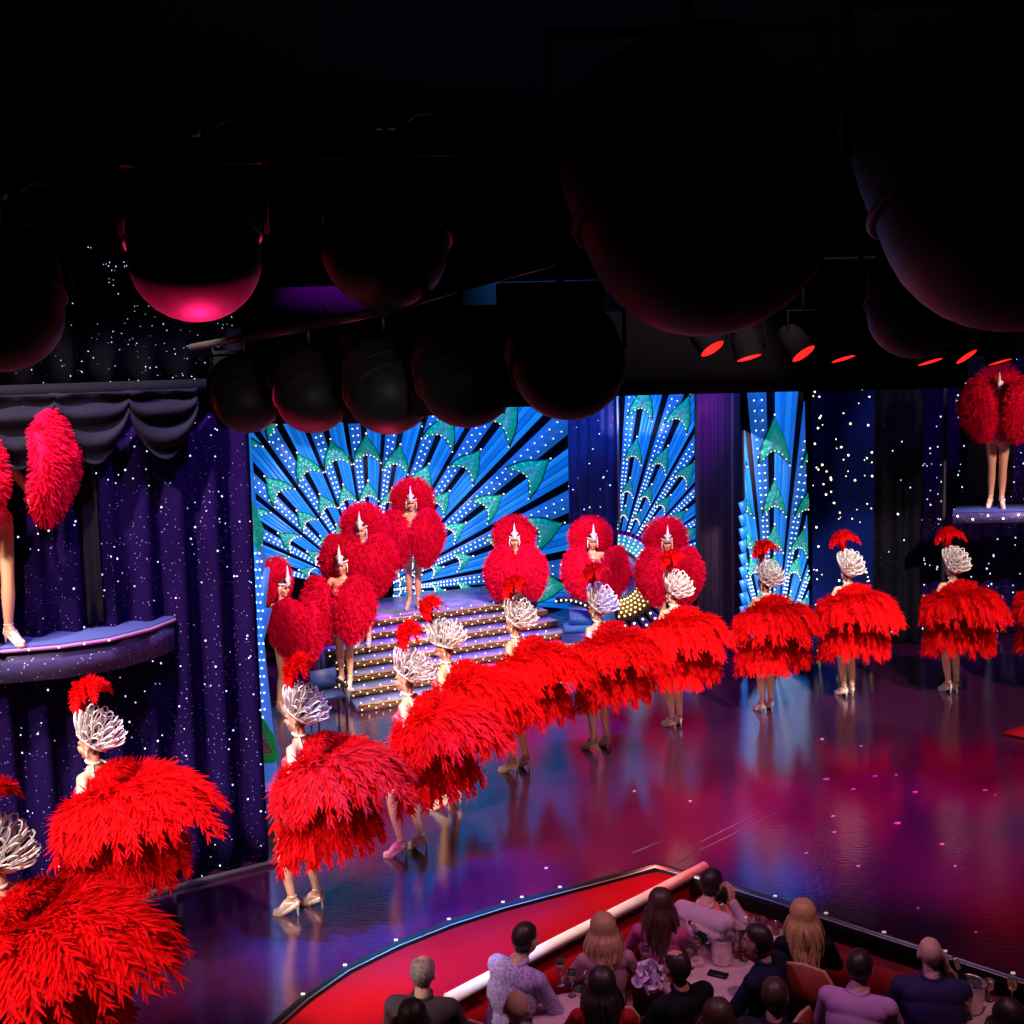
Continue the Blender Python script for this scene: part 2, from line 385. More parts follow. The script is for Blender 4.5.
def skirt_tier(prof, R0, back, side, cov, rows, nb, W, zt=0):
    """prof: (P0,P1,P2,P3) in (r,z) with r as a fraction of the length; feathers spread from the back (-Y)"""
    mb = MB()
    def spine(phi, k, n=10, dz=0.):
        L = back+(side-back)*abs(math.sin(min(abs(phi), PI/2))); L *= k
        dx, dy = math.sin(phi), -math.cos(phi)
        hy = .085; hx = .13
        pts = bez(*[(0, r, z) for r, z in prof], n)
        rr = pts[:, 1]; zz = pts[:, 2]
        if k < 1:   # shorter covering rows ride above the long ones and end earlier
            m = np.linspace(0, k, n); f = m*(n-1); i = np.minimum(f.astype(int), n-2); u = f-i
            rr, zz = rr[i]*(1-u)+rr[i+1]*u, zz[i]*(1-u)+zz[i+1]*u
            L /= k; zz = zz+.03*np.linspace(0, 1, n)+.02
        return np.stack([dx*(hx+rr*(L-.1)), dy*(hy+rr*(L-.1)), zz+dz-.15*(abs(phi)/cov)**2], 1)
    na, nt = 41, 11; ph = np.linspace(-cov, cov, na)
    G = np.array([spine(p, 1.0, 12)[:nt] for p in ph]) - np.array((0, 0, .025))
    V = G.reshape(-1, 3); mb.add(V, [(a*nt+b, a*nt+b+1, (a+1)*nt+b+1, (a+1)*nt+b) for a in range(na-1) for b in range(nt-1)])
    for (cnt, k) in rows:
        for j in range(cnt):
            phi = -cov+2*cov*(j+.5)/cnt + random.gauss(0, .03)
            s = spine(phi, k*random.uniform(.93, 1.04), 10, random.gauss(0, .018))
            s[-3:] += RNG.normal(size=3)*.022
            feather(mb, s, W*random.uniform(.85, 1.15), nb)
    return mb

UP_PROF = ((0, 1.12), (.14, 1.42), (.74, 1.54), (1.0, 1.13))
LO_PROF = ((0, 1.0), (.35, 1.08), (.9, .98), (1.0, .70))
UPPER = [skirt_tier(UP_PROF, .1, 1.0, .47, 1.5, ((92, 1.0), (78, .86), (60, .68), (44, .45)), 20, .125).mesh('upper_skirt') for _ in range(2)]
LOWER = [skirt_tier(LO_PROF, .1, .70, .42, 1.42, ((80, 1.0), (60, .86), (40, .68)), 18, .12).mesh('lower_skirt') for _ in range(2)]
for m_ in UPPER+LOWER: m_.materials.append(M['feather'])

def crown_mesh():
    """tilted band on the head with rows of upright wire loops fanning up and back, in the head's frame"""
    mb = MB(); n = 20
    def ring(a, k=1.): return np.array((.088*k*math.sin(a), -.02+.108*k*math.cos(a), .035+.085*k*math.cos(a)))
    th = np.linspace(0, 2*PI, 33)[:-1]; mb.tube([ring(a) for a in th], .014, 6, closed=True)
    nrm = np.array((0, -.62, .78)); c0 = np.array((0, -.02, .035))
    for row, (k, ln, spread, wd, m) in enumerate(((1.0, .165, .7, .030, 17), (.92, .19, .46, .030, 15), (.70, .20, .28, .030, 11), (.4, .20, .12, .028, 6))):
        for i in range(m):
            a = (i+.5*row)*2*PI/m
            b = ring(a, k)+nrm*(.075*(1-k*k)); out = ring(a)-c0; out /= np.linalg.norm(out)
            d = out*spread+nrm; d /= np.linalg.norm(d); L = ln*(1+.08*math.sin(i*2.3))
            s = np.cross(d, out); s /= np.linalg.norm(s)+1e-9; c = b+d*L*.5
            mb.tube([c-d*math.cos(t)*L*.5+s*math.sin(t)*wd*(1.1-.4*math.cos(t)) for t in np.linspace(0, 2*PI, 12)[:-1]], .0062, 5, closed=True)
    return mb.mesh('crown')
CROWN = crown_mesh(); CROWN.materials.append(M['silver'])
def plume_mesh():
    mb = MB(); rg = random.Random(4)
    for j in range(24):
        a = (j % 12-5.5)/5.5; q = rg.random()
        P = bez((0, 0, .25), (a*.05, -.02, .38), (a*.13, -.03-.10*q, .60-.06*abs(a)), (a*.19-.02, -.05-.13*q, .56-.15*abs(a)-.08*q), 9)
        feather(mb, P, .085, 16)
    return mb.mesh('plume')
PLUME = plume_mesh(); PLUME.materials.append(M['feather'])
ROD = MB().tube([(0, 0, .06), (0, 0, .18), (0, 0, .30)], .007, 6).mesh('plume_rod'); ROD.materials.append(M['silver'])
cb = MB()
for j in range(9):
    a = (j-4)/4*1.15
    fluffy(cb, bez((.03*a, -.09, 1.30), (.06*a, -.14, 1.42), (.12*a, -.17, 1.52), (.17*a, -.20, 1.53-.05*abs(a)), 6), (.035, .05, .055, .055, .05, .04), 170, .06, .006)
COLLAR = cb.mesh('feather_collar'); COLLAR.materials.append(M['feather'])

# dancers of the front line: facing +Y, hands on hips, high heels
def heel_mesh(B, s, an, toe):
    d = Vector(toe)-Vector(an); d.z = 0; d.normalize(); a = Vector(an)
    h = a-d*.045
    ex = MB().tube([(h.x, h.y, h.z-.03), (h.x, h.y, .05), (h.x-d.x*.004, h.y-d.y*.004, .0)], (.022, .010, .008), 8)
    t = Vector(toe); ex.tube([(h.x, h.y, h.z-.055), ((h.x+t.x)/2, (h.y+t.y)/2, .055), (t.x, t.y, .008), (t.x+d.x*.06, t.y+d.y*.06, .008)], (.03, .03, .034, .022), 8)
    ex.tube([(a.x-d.x*.0+.036*math.cos(q), a.y+.036*math.sin(q), a.z+.01) for q in np.linspace(0, 2*PI, 13)[:-1]], .006, 6, closed=True)
    lift = (B.tags == 'foot_'+s) & (B.V[:, 2] < an[2]-.035)
    return B.garment(lift, .005, 'shoe', ex)
def dancer_source(name, yaw_head, stance, wv, nod=-.06):
    J = dict(pelvis=(0, 0, 1.02), neck=(0, -.005, 1.53), head=(0, .015, 1.705), shl=(-.165, -.01, 1.475), shr=(.165, -.01, 1.475),
             ell=(-.36, -.13, 1.27), elr=(.36, -.13, 1.27), wrl=(-.215, .02, 1.105), wrr=(.215, .02, 1.105),
             hipl=(-.085, 0, .97), hipr=(.085, 0, .97))
    if stance == 0:
        J.update(knl=(-.075, .03, .56), anl=(-.055, -.02, .155), toel=(-.075, .10, .03), knr=(.075, .04, .56), anr=(.075, .0, .155), toer=(.115, .115, .03))
    elif stance == 1:      # weight on the right leg, left knee bent and set forward
        J.update(knl=(-.10, .16, .58), anl=(-.10, .08, .165), toel=(-.12, .19, .03), knr=(.08, .02, .56), anr=(.085, -.06, .155), toer=(.10, .06, .03))
    else:
        J.update(knl=(-.085, .06, .56), anl=(-.09, .02, .155), toel=(-.10, .145, .03), knr=(.09, .04, .56), anr=(.10, -.04, .155), toer=(.135, .075, .03))
    J['hR'] = frame((-math.sin(yaw_head), math.cos(yaw_head), nod))
    H = {'l': ((.5, .75, -.5), (1, -.4, .2), .35), 'r': ((-.5, .75, -.5), (-1, -.4, .2), .35)}
    B = build_body(name, J, hands=H); root = link('person', B.me, M['skin'])
    face_parts(root, B)
    link('hair', B.garment(hair_mask(B), .012, 'hair'), M['hair_dark'], root)
    t = B.tags; V = B.V
    leo = (np.isin(t, ['pelvis']) & (V[:, 2] > .90)) | ((t == 'torso') & ((V[:, 2] < 1.30) | ((V[:, 1] > .0) & (V[:, 2] < 1.43))))
    link('leotard', B.garment(leo, .005, 'leotard'), M['leotard'], root)
    for s in 'lr':
        fa = 'forearm_'+s
        link('glove', B.garment(np.isin(t, [fa, 'hand_'+s]) | ((t == 'uparm_'+s) & (B.T > .72)), .006, 'glove'), M['glove'], root)
        e = np.array(J['el'+s]); a = np.array(J['sh'+s]); d = (a-e)/np.linalg.norm(a-e); c = e+d*.085
        S = np.cross(d, (0, 0, 1.)); S /= np.linalg.norm(S); U = np.cross(d, S)
        obj('arm_cuff', MB().tube([c+.047*(S*math.cos(q)+U*math.sin(q)) for q in np.linspace(0, 2*PI, 17)[:-1]], .012, 6, closed=True), M['silver'], root, True)
        link('shoe', heel_mesh(B, s, J['an'+s], J['toe'+s]), M['shoe'], root)
    obj('choker', MB().tube([(.052*math.cos(q), .002+.052*math.sin(q), 1.565+.012*math.sin(q)) for q in np.linspace(0, 2*PI, 17)[:-1]], .013, 6, closed=True), M['silver'], root, True)
    for sx in (-1, 1):
        st = MB().tube([(sx*.055, -.03, 1.555), (sx*.12, -.085, 1.49), (sx*.12, -.108, 1.38), (sx*.09, -.10, 1.26)], .010, 6)
        obj('jewelled_strap', st, M['silver'], root, True)
        c = B.hc+B.hR @ np.array((sx*.083, -.005, -.06)); obj('earring', MB().ball(c, (.008, .008, .028), None, 8, 6), M['silver'], root, True)
    hm = Matrix(np.array([[*B.hR[0], B.hc[0]], [*B.hR[1], B.hc[1]], [*B.hR[2], B.hc[2]], [0, 0, 0, 1]]).tolist())
    cr = link('crown', CROWN, None, root, hm)
    pr = link('plume_rod', ROD, None, root, hm @ Matrix.Translation((-.03, -.02, .02)) @ Matrix.Rotation(-.15, 4, 'Y'))
    link('plume', PLUME, None, root, hm @ Matrix.Translation((-.03, -.02, .02)) @ Matrix.Rotation(-.15, 4, 'Y'))
    link('feather_collar', COLLAR, None, root)
    link('upper_skirt', UPPER[wv], None, root); link('lower_skirt', LOWER[wv], None, root)
    return root
DANCERS = [  # foot px, yaw deg, source, label
    (951, 692, 12, 0, 'red feathered dancer before the purple starry curtain under the small right platform'),
    (847, 696, 15, 0, 'red feathered dancer before the black curtain, right of the warm star lights'),
    (766, 711, 20, 2, 'red feathered dancer before the narrow blue panel with zigzag edge'),
    (675, 727, 28, 2, 'red feathered dancer before the dark column, right of the round gold ornament'),
    (600, 749, 46, 3, 'red feathered dancer looking left, before the deep blue glitter drape'),
    (519, 771, 58, 3, 'red feathered dancer looking left, before the right end of the lit stairs'),
    (450, 807, 72, 4, 'red feathered dancer with bowed head, before the middle of the lit stairs'),
    (413, 853, 76, 1, 'red feathered dancer with one bent knee, before the left part of the stairs'),
    (307, 911, 72, 1, 'red feathered dancer with one bent knee, beside the dark starry curtain end'),
    (105, 948, 74, 1, 'red feathered dancer directly under the round left platform'),
    (15, 1124, 72, 3, 'red feathered dancer nearest the camera, cut by the left picture edge'),
    (1046, 690, 4, 0, 'red feathered dancer mostly cut off by the right picture edge'),
]
SRC = {0: dancer_source('dancer_body', .1, 0, 0), 1: dancer_source('stepping_body', .1, 1, 1), 2: dancer_source('dancer_turned_body', .35, 0, 1), 3: dancer_source('dancer_profile_body', .05, 2, 0), 4: dancer_source('dancer_bowed_body', .1, 2, 1, -.45)}
used = set()
for px, py, yaw, si, lab in DANCERS:
    o = SRC[si] if si not in used else copy_tree(SRC[si]); used.add(si)
    o.location = at_z(px, py, 0); o.rotation_euler = (0, 0, math.radians(yaw))
    tag(o, lab, 'person', 'dancers in red feather skirts')
    k = {105: 1.13, 15: 1.22, 307: 1.04}.get(px, 1.0)       # fuller skirts on the near dancers
    for ch in o.children:
        if ch.name.split('.')[0] in ('upper_skirt', 'lower_skirt'): ch.scale = (k, k, 1)

# ------------------------------------------------------------------ fan dancers on and beside the stairs
def fan_mesh(seed):
    mb = MB(); h = random.Random(seed)
    for j in range(8):
        x = (j-3.5)/3.5*.205; k = math.sqrt(max(.05, 1-(x/.285)**2)); hh = .43*k; yb = .03+.13*k
        pts = [(x*(1-.35*abs(t)**2), yb*(1-.75*t*t), hh*t+.02*h.random()) for t in np.linspace(1, -1, 7)]
        fluffy(mb, pts, [.045, .062, .07, .072, .07, .062, .045], 620, .062, .0065, .35, .12)
    return mb.mesh('feather_fan')
FAN = [fan_mesh(1), fan_mesh(2)]
for f in FAN: f.materials.append(M['fluff'])
HANDLE = MB().tube([(0, .0, .25), (0, -.02, 0), (0, -.02, -.12)], .012, 8).mesh('fan_handle'); HANDLE.materials.append(M['silver'])
rb = MB()
for j in range(15):
    a = (j-7)/7*2.25
    fluffy(rb, [(s*math.sin(a), -.05-.03*q, .02+s*math.cos(a)) for q, s in zip(range(5), (.06, .13, .20, .26, .30))], (.05, .06, .065, .065, .05), 330, .06, .0055, .5, .08)
RUFF = rb.mesh('feather_ruff'); RUFF.materials.append(M['fluff'])
def spire_mesh():
    mb = MB(); n = 20
    mb.tube([(.082*math.sin(a), -.012+.102*math.cos(a), .055) for a in np.linspace(0, 2*PI, 25)[:-1]], .013, 6, closed=True)
    prof = [(-.05, -.03), (-.03, .02), (-.06, .07), (-.02, .10), (0, .24), (.02, .10), (.06, .07), (.03, .02), (.05, -.03), (0, -.055)]
    mb.prism([(x, .095-.12*max(z, 0), .06+z) for x, z in prof], (0, .02, .004))
    mb.ball((0, .115, .06), (.02, .012, .028), None, 8, 6)
    for sx in (-1, 1): mb.tube([(sx*.075, .03, .03), (sx*.084, .02, -.04), (sx*.075, .03, -.10)], .010, 6)
    return mb.mesh('spire_headpiece')
SPIRE = spire_mesh(); SPIRE.materials.append(M['silver'])
def fan_dancer_source():
    J = dict(pelvis=(0, 0, 1.02), neck=(0, -.005, 1.53), head=(0, .015, 1.705), shl=(-.165, -.01, 1.475), shr=(.165, -.01, 1.475),
             ell=(-.30, .05, 1.24), elr=(.30, .05, 1.24), wrl=(-.24, .20, 1.10), wrr=(.24, .20, 1.10), hipl=(-.085, 0, .97), hipr=(.085, 0, .97),
             knl=(-.07, .05, .56), anl=(-.06, .03, .155), toel=(-.075, .15, .03), knr=(.08, .02, .56), anr=(.085, -.05, .155), toer=(.12, .065, .03))
    J['hR'] = frame((0, 1, -.08))
    H = {'l': ((.1, .8, .3), (1, 0, 0), 1.0), 'r': ((-.1, .8, .3), (-1, 0, 0), 1.0)}
    B = build_body('fan_dancer_body', J, hands=H); root = link('person', B.me, M['tight'])
    face_parts(root, B); t, V = B.tags, B.V
    link('leotard', B.garment((np.isin(t, ['pelvis']) & (V[:, 2] > .90)) | ((t == 'torso') & (V[:, 2] < 1.42)), .005, 'leotard'), M['leotard'], root)
    link('hair', B.garment(hair_mask(B), .010, 'hair'), M['hair_dark'], root)
    for s in 'lr': link('shoe', heel_mesh(B, s, J['an'+s], J['toe'+s]), M['shoe'], root)
    hm = Matrix(np.array([[*B.hR[0], B.hc[0]], [*B.hR[1], B.hc[1]], [*B.hR[2], B.hc[2]], [0, 0, 0, 1]]).tolist())
    link('spire_headpiece', SPIRE, None, root, hm); link('feather_ruff', RUFF, None, root, hm)
    return root
FD = fan_dancer_source(); first = True
FANDANCERS = [  # px, py, z of foot, yaw, fan spread, fan lift, tilt, label, fan place words
    (287, 712, .0, -118, .20, -.02, .35, 'red fan dancer in side view behind the blue zigzag panel', 'side-view fan dancer behind the blue zigzag panel'),
    (347, 686, .203, 172, .21, -.05, .12, 'red fan dancer in front on the second lowest stair', 'fan dancer on the second lowest stair'),
    (366, 644, .503, 174, .26, .04, .1, 'red fan dancer half hidden behind another on the upper left of the stairs', 'half hidden fan dancer on the upper left stairs'),
    (415, 608, .703, 180, .215, -.02, .05, 'red fan dancer at the top of the stairs', 'fan dancer at the top of the stairs'),
    (517, 642, .0, 182, .20, .02, -.25, 'red fan dancer in front of the right end of the big peacock backdrop', 'fan dancer right of the stairs'),
    (594, 645, .0, 188, .235, .0, .25, 'red fan dancer in front of the deep blue glitter drape', 'fan dancer before the blue glitter drape'),
    (668, 648, .0, 180, .225, .02, .05, 'red fan dancer in front of the fan shaped light panel with round gold ornament', 'fan dancer before the second light panel'),
    (1, 645, 2.453, -128, .31, .24, .12, 'red fan dancer on the round left platform, cut by the left picture edge', 'fan dancer on the left platform'),
    (997, 507, 2.303, 160, .25, .24, .15, 'red fan dancer on the small high platform at the right', 'fan dancer on the right platform'),
]
firstfan = True; fan_src = []
for k in range(2):
    r = empty('feather_fan', (0, 0, 0)); link('plumage', FAN[k], None, r); link('handle', HANDLE, None, r); fan_src.append([r, False])
for px, py, z, yaw, spr, lift, tilt, lab, who in FANDANCERS:
    o = FD if first else copy_tree(FD); first = False
    p = at_z(px, py, z); o.location = p; o.rotation_euler = (0, 0, math.radians(yaw))
    tag(o, lab, 'person', 'dancers with red feather fans')
    Rz = Matrix.Rotation(math.radians(yaw), 4, 'Z')
    for k, sx in enumerate((-1, 1)):
        src, was = fan_src[k]; f = copy_tree(src) if was else src; fan_src[k][1] = True
        q = Rz @ Vector((sx*spr, .27, 1.22+lift)); f.location = p+q
        f.rotation_euler = (Matrix.Rotation(math.radians(yaw), 3, 'Z') @ Matrix.Rotation(-sx*.55, 3, 'Z') @ Matrix.Rotation(sx*tilt, 3, 'Y')).to_euler()
        side = 'right' if (Rz @ Vector((sx, 0, 0))).x*1 > 0 else 'left'
        tag(f, '%s red feather fan of the %s' % (side, who), 'fan', 'red feather fans')

# ------------------------------------------------------------------ stage floor, ledge, auditorium
FLOORZ = -.75
EDGE_L = [(120, 1330), (200, 1115), (240, 1055), (270, 1024), (303, 995), (345, 966), (396, 941), (449, 920), (503, 903), (560, 888), (610, 875), (655, 863)]
EDGE_R = [(712, 878), (775, 897), (826, 914), (884, 933), (945, 952), (1013, 974), (1100, 1002)]
eL = [at_z(x, y, 0) for x, y in EDGE_L]; eR = [at_z(x, y, 0) for x, y in EDGE_R]
edge = eL+eR
e0 = Vector((eL[0].x, 2.0, 0)); e1 = Vector((11, eR[-1].y-(11-eR[-1].x)*.45, 0))
poly = [e0]+edge+[e1, Vector((11, 23, 0)), Vector((-8, 23, 0)), Vector((-8, 2, 0))]
fm = mat('black lacquered stage floor', (.032, .004, .026), .12, spec=.6); fm.node_tree.nodes['Principled BSDF'].inputs['IOR'].default_value = 2.5  # plum tint in the black lacquer stands in for magenta stage light
n_, l_, b_ = nodes(fm)
tc = n_.new('ShaderNodeTexCoord'); mp = n_.new('ShaderNodeMapping'); mp.inputs['Scale'].default_value = (2.2, 14, 1); mp.inputs['Rotation'].default_value = (0, 0, .35)
ns = n_.new('ShaderNodeTexNoise'); ns.inputs['Scale'].default_value = 3.0; ns.inputs['Detail'].default_value = 6
bp = n_.new('ShaderNodeBump'); bp.inputs['Strength'].default_value = .045; bp.inputs['Distance'].default_value = .05
l_.new(tc.outputs['Object'], mp.inputs['Vector']); l_.new(mp.outputs['Vector'], ns.inputs['Vector']); l_.new(ns.outputs['Fac'], bp.inputs['Height']); l_.new(bp.outputs['Normal'], b_.inputs['Normal'])
n2 = n_.new('ShaderNodeTexNoise'); n2.inputs['Scale'].default_value = 1.3; n2.inputs['Detail'].default_value = 5
mr = n_.new('ShaderNodeMapRange'); mr.inputs['To Min'].default_value = .06; mr.inputs['To Max'].default_value = .2
l_.new(tc.outputs['Object'], n2.inputs['Vector']); l_.new(n2.outputs['Fac'], mr.inputs['Value']); l_.new(mr.outputs['Result'], b_.inputs['Roughness'])
mb = MB(); mb.F.setdefault(len(poly), [])
V = np.array([list(p) for p in poly]); mb.add(V, [list(range(len(poly)))[::-1]])
struct('floor', mb, fm)
def strip(pts, z0, z1, out=0.):
    mb = MB(); P = [Vector(p) for p in pts]; V = []
    for i, p in enumerate(P):
        t = (P[min(i+1, len(P)-1)]-P[max(i-1, 0)]).normalized(); n = Vector((t.y, -t.x, 0))*out
        V += [(p.x+n.x, p.y+n.y, z0), (p.x+n.x, p.y+n.y, z1), (p.x, p.y, z1), (p.x, p.y, z0)]
    F = []
    for i in range(len(P)-1):
        for k in range(4): F.append((4*i+k, 4*i+(k+1) % 4, 4*i+4+(k+1) % 4, 4*i+4+k))
    mb.add(V, F); return mb
full = [e0]+edge+[e1]
struct('trim_1', strip(full, -.17, .004, .035), mat('black edge moulding', (.008, .008, .009), .3))
struct('trim_2', strip(full, -.03, -.022, .042), mat('thin metal edge line', (.35, .3, .3), .4, .7))
struct('wall_stage_front', strip(full, FLOORZ, -.17, .01), M['redwall'])
RAIL = [(705, 872), (640, 906), (560, 947), (448, 1006)]
LZ = -.06
outer = [at_z(x, y, LZ) for x, y in RAIL+[(350, 1072), (270, 1150), (190, 1330)]]
inner = [Vector((p.x, p.y, LZ))-Vector((0, 0, 0)) for p in eL]+[Vector((eR[0].x, eR[0].y, LZ))]
inner = [p+Vector((.03, -.03, 0)) for p in inner]
def resample(P, n):
    P = [Vector(p) for p in P]; c = [0.]
    for a, b in zip(P, P[1:]): c.append(c[-1]+(b-a).length)
    out = []
    for k in range(n):
        d = c[-1]*k/(n-1); i = max(j for j in range(len(P)-1) if c[j] <= d+1e-9); out.append(P[i].lerp(P[i+1], min(1, (d-c[i])/(c[i+1]-c[i]))))
    return out
ri, ro = resample(inner, 40), resample(outer[::-1], 40); mb = MB(); V = []
for p, q in zip(ri, ro): V += [p, q, Vector((q.x, q.y, FLOORZ)), Vector((p.x, p.y, FLOORZ))]
mb.add(V, [(4*i+k, 4*i+(k+1) % 4, 4*i+4+(k+1) % 4, 4*i+4+k) for i in range(39) for k in range(4)]); struct('trim_3', mb, M['redcarpet'])
rl = [Vector((p.x, p.y, LZ+.05)) for p in outer[:4]]
mb = MB(); mb.tube(rl, (.05,)*4, 10)
tag(obj('handrail', mb, M['rail'], None, True), 'pale cream padded rail along the edge of the red carpeted ledge', 'rail')
mb = MB(); mb.box((1.5, 10, FLOORZ-.05), (19, 26, .1)); struct('floor_auditorium', mb, noisy(mat('dark red auditorium carpet', (.05, .004, .006), .9), (.03, .002, .003), (.07, .006, .008), 20))
for nm, c, d in (('wall_left', (-8, 10, 4), (.1, 26, 9.6)), ('wall_right', (11, 10, 4), (.1, 26, 9.6)), ('wall_back', (1.5, 23, 4), (19, .1, 9.6)),
                 ('wall_rear', (1.5, -3, 4), (19, .1, 9.6)), ('ceiling', (1.5, 10, 8.8), (19, 26, .1))):
    mb = MB(); mb.box(c, d); struct(nm, mb, M['matt'])
# marks and scraps on the floor
scrap = mat('pale tape', (.8, .55, .6), .7); scrapd = mat('worn tape', (.12, .06, .07), .8)
SCR = [(826, 779, 7), (875, 776, 5), (853, 789, 5), (834, 832, 5), (833, 816, 5), (896, 775, 4), (942, 844, 5), (897, 823, 7), (985, 790, 6), (915, 792, 5), (858, 866, 4), (806, 853, 4), (861, 746, 3), (822, 739, 4), (955, 866, 3), (976, 932, 4), (634, 791, 3), (690, 801, 3), (918, 908, 3), (546, 868, 4), (995, 795, 3)]
for i, (x, y, w) in enumerate(SCR):
    p = at_z(x, y, .004); a = random.uniform(-.6, .6); L = w*p.y/FPX*.8
    mb = MB(); mb.box((0, 0, 0), (L, L*.4, .004), frame((math.cos(a+1.57), math.sin(a+1.57), 0))); mb.box((L*.45, .01, .0), (L*.4, L*.3, .004), frame((math.cos(a+.6), math.sin(a+.6), 0)))
    o = obj('tape_scrap', mb, scrap); o.location = p; tag(o, 'small pale scrap of tape on the glossy stage floor', 'scrap', 'tape scraps on the stage floor')
LINES = [((632, 853), (664, 840)), ((672, 866), (696, 851)), ((700, 842), (760, 812)), ((700, 850), (778, 812)), ((590, 825), (660, 858))]
for a, b in LINES[:4]:
    mb = MB(); mb.tube([at_z(*a, .004), at_z(*b, .003)], .003, 4); tag(obj('tape_line', mb, scrapd), 'thin broken pale tape line on the dark stage floor', 'tape', 'tape lines on the stage floor')
for x, y in [(303, 994), (345, 965), (396, 940), (449, 919), (503, 902), (522, 897), (560, 887), (775, 896), (826, 913), (884, 932), (945, 951), (1013, 973)]:
    p = at_z(x, y, .012); mb = MB(); mb.box(p, (.03, .015, .012)); tag(obj('edge_light', mb, mat('edge light', (.7, .6, .6), .4, emit=(1, .8, .75), es=.4) if 'edge light' not in bpy.data.materials else bpy.data.materials['edge light']), 'tiny white marker light along the black stage edge', 'light', 'marker lights on the stage edge')
mb = MB(); mb.prism([at_z(1003, 735, .01), at_z(1040, 722, .01), at_z(1060, 745, .01)], (0, 0, .03)); tag(obj('carpet_runner', mb, M['redcarpet']), 'pointed corner of a pink red carpet at the right picture edge', 'carpet')

# ------------------------------------------------------------------ stairs
q0 = at_z(330, 626, .7); q1 = at_z(520, 602, .7); U_ = (q1-q0); U_.z = 0; U_.normalize(); Vv = Vector((-U_.y, U_.x, 0))
NST, RISE, TREAD = 7, .1, .36
c0 = q0-Vv*(TREAD*(NST-1)); c0.z = 0
c0 = c0 - U_*.28
LEN = (at_z(548, 600, .7)-q0).dot(U_)+.13
st = empty('lit_stairs', c0+U_*LEN*.5, label='wide show stairs with blue treads and gold risers full of tiny lights', cat='stairs')
Rst = np.array([U_, Vv, Vector((0, 0, 1))]).T
tread_m = noisy(mat('blue grey mirror tread', (.16, .22, .42), .3, .2), (.12, .17, .36), (.24, .3, .5), 5)
riser_m = glitter(mat('gold brown riser', (.1, .05, .02), .45, .3), (.16, .085, .05), (.55, .4, .22), 30, .25, .5)
TX = MB()
def loc(u, v, z): return c0+U_*u+Vv*v+Vector((0, 0, z))-st.location
for k in range(NST):
    dep = TREAD if k < NST-1 else 1.5
    mb = MB(); mb.box(loc(LEN/2, k*TREAD+dep/2, (k+1)*RISE/2), (LEN, dep, (k+1)*RISE), Rst); s = obj('step', mb, tread_m, st)
    mb = MB(); mb.box(loc(LEN/2, k*TREAD-.006, k*RISE+RISE*.5), (LEN, .012, RISE*.92), Rst); obj('riser', mb, riser_m, s)
    mb = MB(); mb.box(loc(LEN/2, k*TREAD-.01, (k+1)*RISE-.006), (LEN, .03, .018), Rst); obj('nosing', mb, M['gold'], s)
    mb = MB(); mw = MB(); n = int(LEN/.20)
    for i in range(n):
        for r in range(2): mb.ball(loc((i+.5*r+.25)*.20, k*TREAD-.014, k*RISE+.032+.038*r), .009, None, 6, 4)
        mw.ball(loc((i+.3)*.2, k*TREAD+.05+.1*(i % 2), (k+1)*RISE+.006), (.008, .008, .016), None, 6, 4)  # glowing beads stand in for white reflections on the treads
    tag(obj('riser_lights', mb, M['starwarm'], s), kind='stuff'); tag(obj('tread_lights', mw, M['bulbwhite'], s), kind='stuff')

# ------------------------------------------------------------------ light panels with peacock feather fans
def clip(poly, win):
    out = [Vector((p[0], p[1])) for p in poly]; W = [Vector(w) for w in win]
    ar = sum(W[i].x*W[(i+1) % len(W)].y-W[(i+1) % len(W)].x*W[i].y for i in range(len(W))); sg = 1 if ar > 0 else -1
    for i in range(len(W)):
        a, b = W[i], W[(i+1) % len(W)]; ins = lambda p: sg*((b.x-a.x)*(p.y-a.y)-(b.y-a.y)*(p.x-a.x)) >= 0
        new = []
        for j in range(len(out)):
            p, q = out[j], out[(j+1) % len(out)]
            if ins(p): new.append(p)
            if ins(p) != ins(q):
                d1 = (b.x-a.x)*(p.y-a.y)-(b.y-a.y)*(p.x-a.x); d2 = (b.x-a.x)*(q.y-a.y)-(b.y-a.y)*(q.x-a.x)
                new.append(p+(q-p)*(d1/(d1-d2)))
        out = new
        if len(out) < 3: return []
    return out
def inside(p, win): return bool(clip([(p[0]-.1, p[1]-.1), (p[0]+.1, p[1]-.1), (p[0], p[1]+.1)], win))
PB = noisy(mat('lit blue slats', (.01, .16, .6), .4, emit=(.003, .16, .78), es=.7), (.0, .10, .5), (.02, .24, .75), 1.1)
PB2 = mat('lit pale blue slats', (.01, .22, .75), .4, emit=(.008, .25, .92), es=.7)
PDOT = mat('blue light stripe', (.02, .15, .55), .4, emit=(.01, .13, .6), es=.6)
PBASE = mat('midnight blue board', (.001, .0015, .009), .5, spec=.15)
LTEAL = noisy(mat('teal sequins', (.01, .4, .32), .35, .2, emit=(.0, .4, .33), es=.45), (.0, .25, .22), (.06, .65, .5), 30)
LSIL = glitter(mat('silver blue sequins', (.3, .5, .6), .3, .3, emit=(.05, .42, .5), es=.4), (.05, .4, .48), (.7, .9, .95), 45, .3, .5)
LDARK = mat('dark teal edging', (.0, .08, .075), .4)
LEAF = [(1, 0), (.62, .22), (.2, .52), (-.25, .72), (-.78, .84), (-.52, .45), (-.34, .2), (-.28, 0), (-.34, -.2), (-.52, -.45), (-.78, -.84), (-.25, -.72), (.2, -.52), (.62, -.22)]
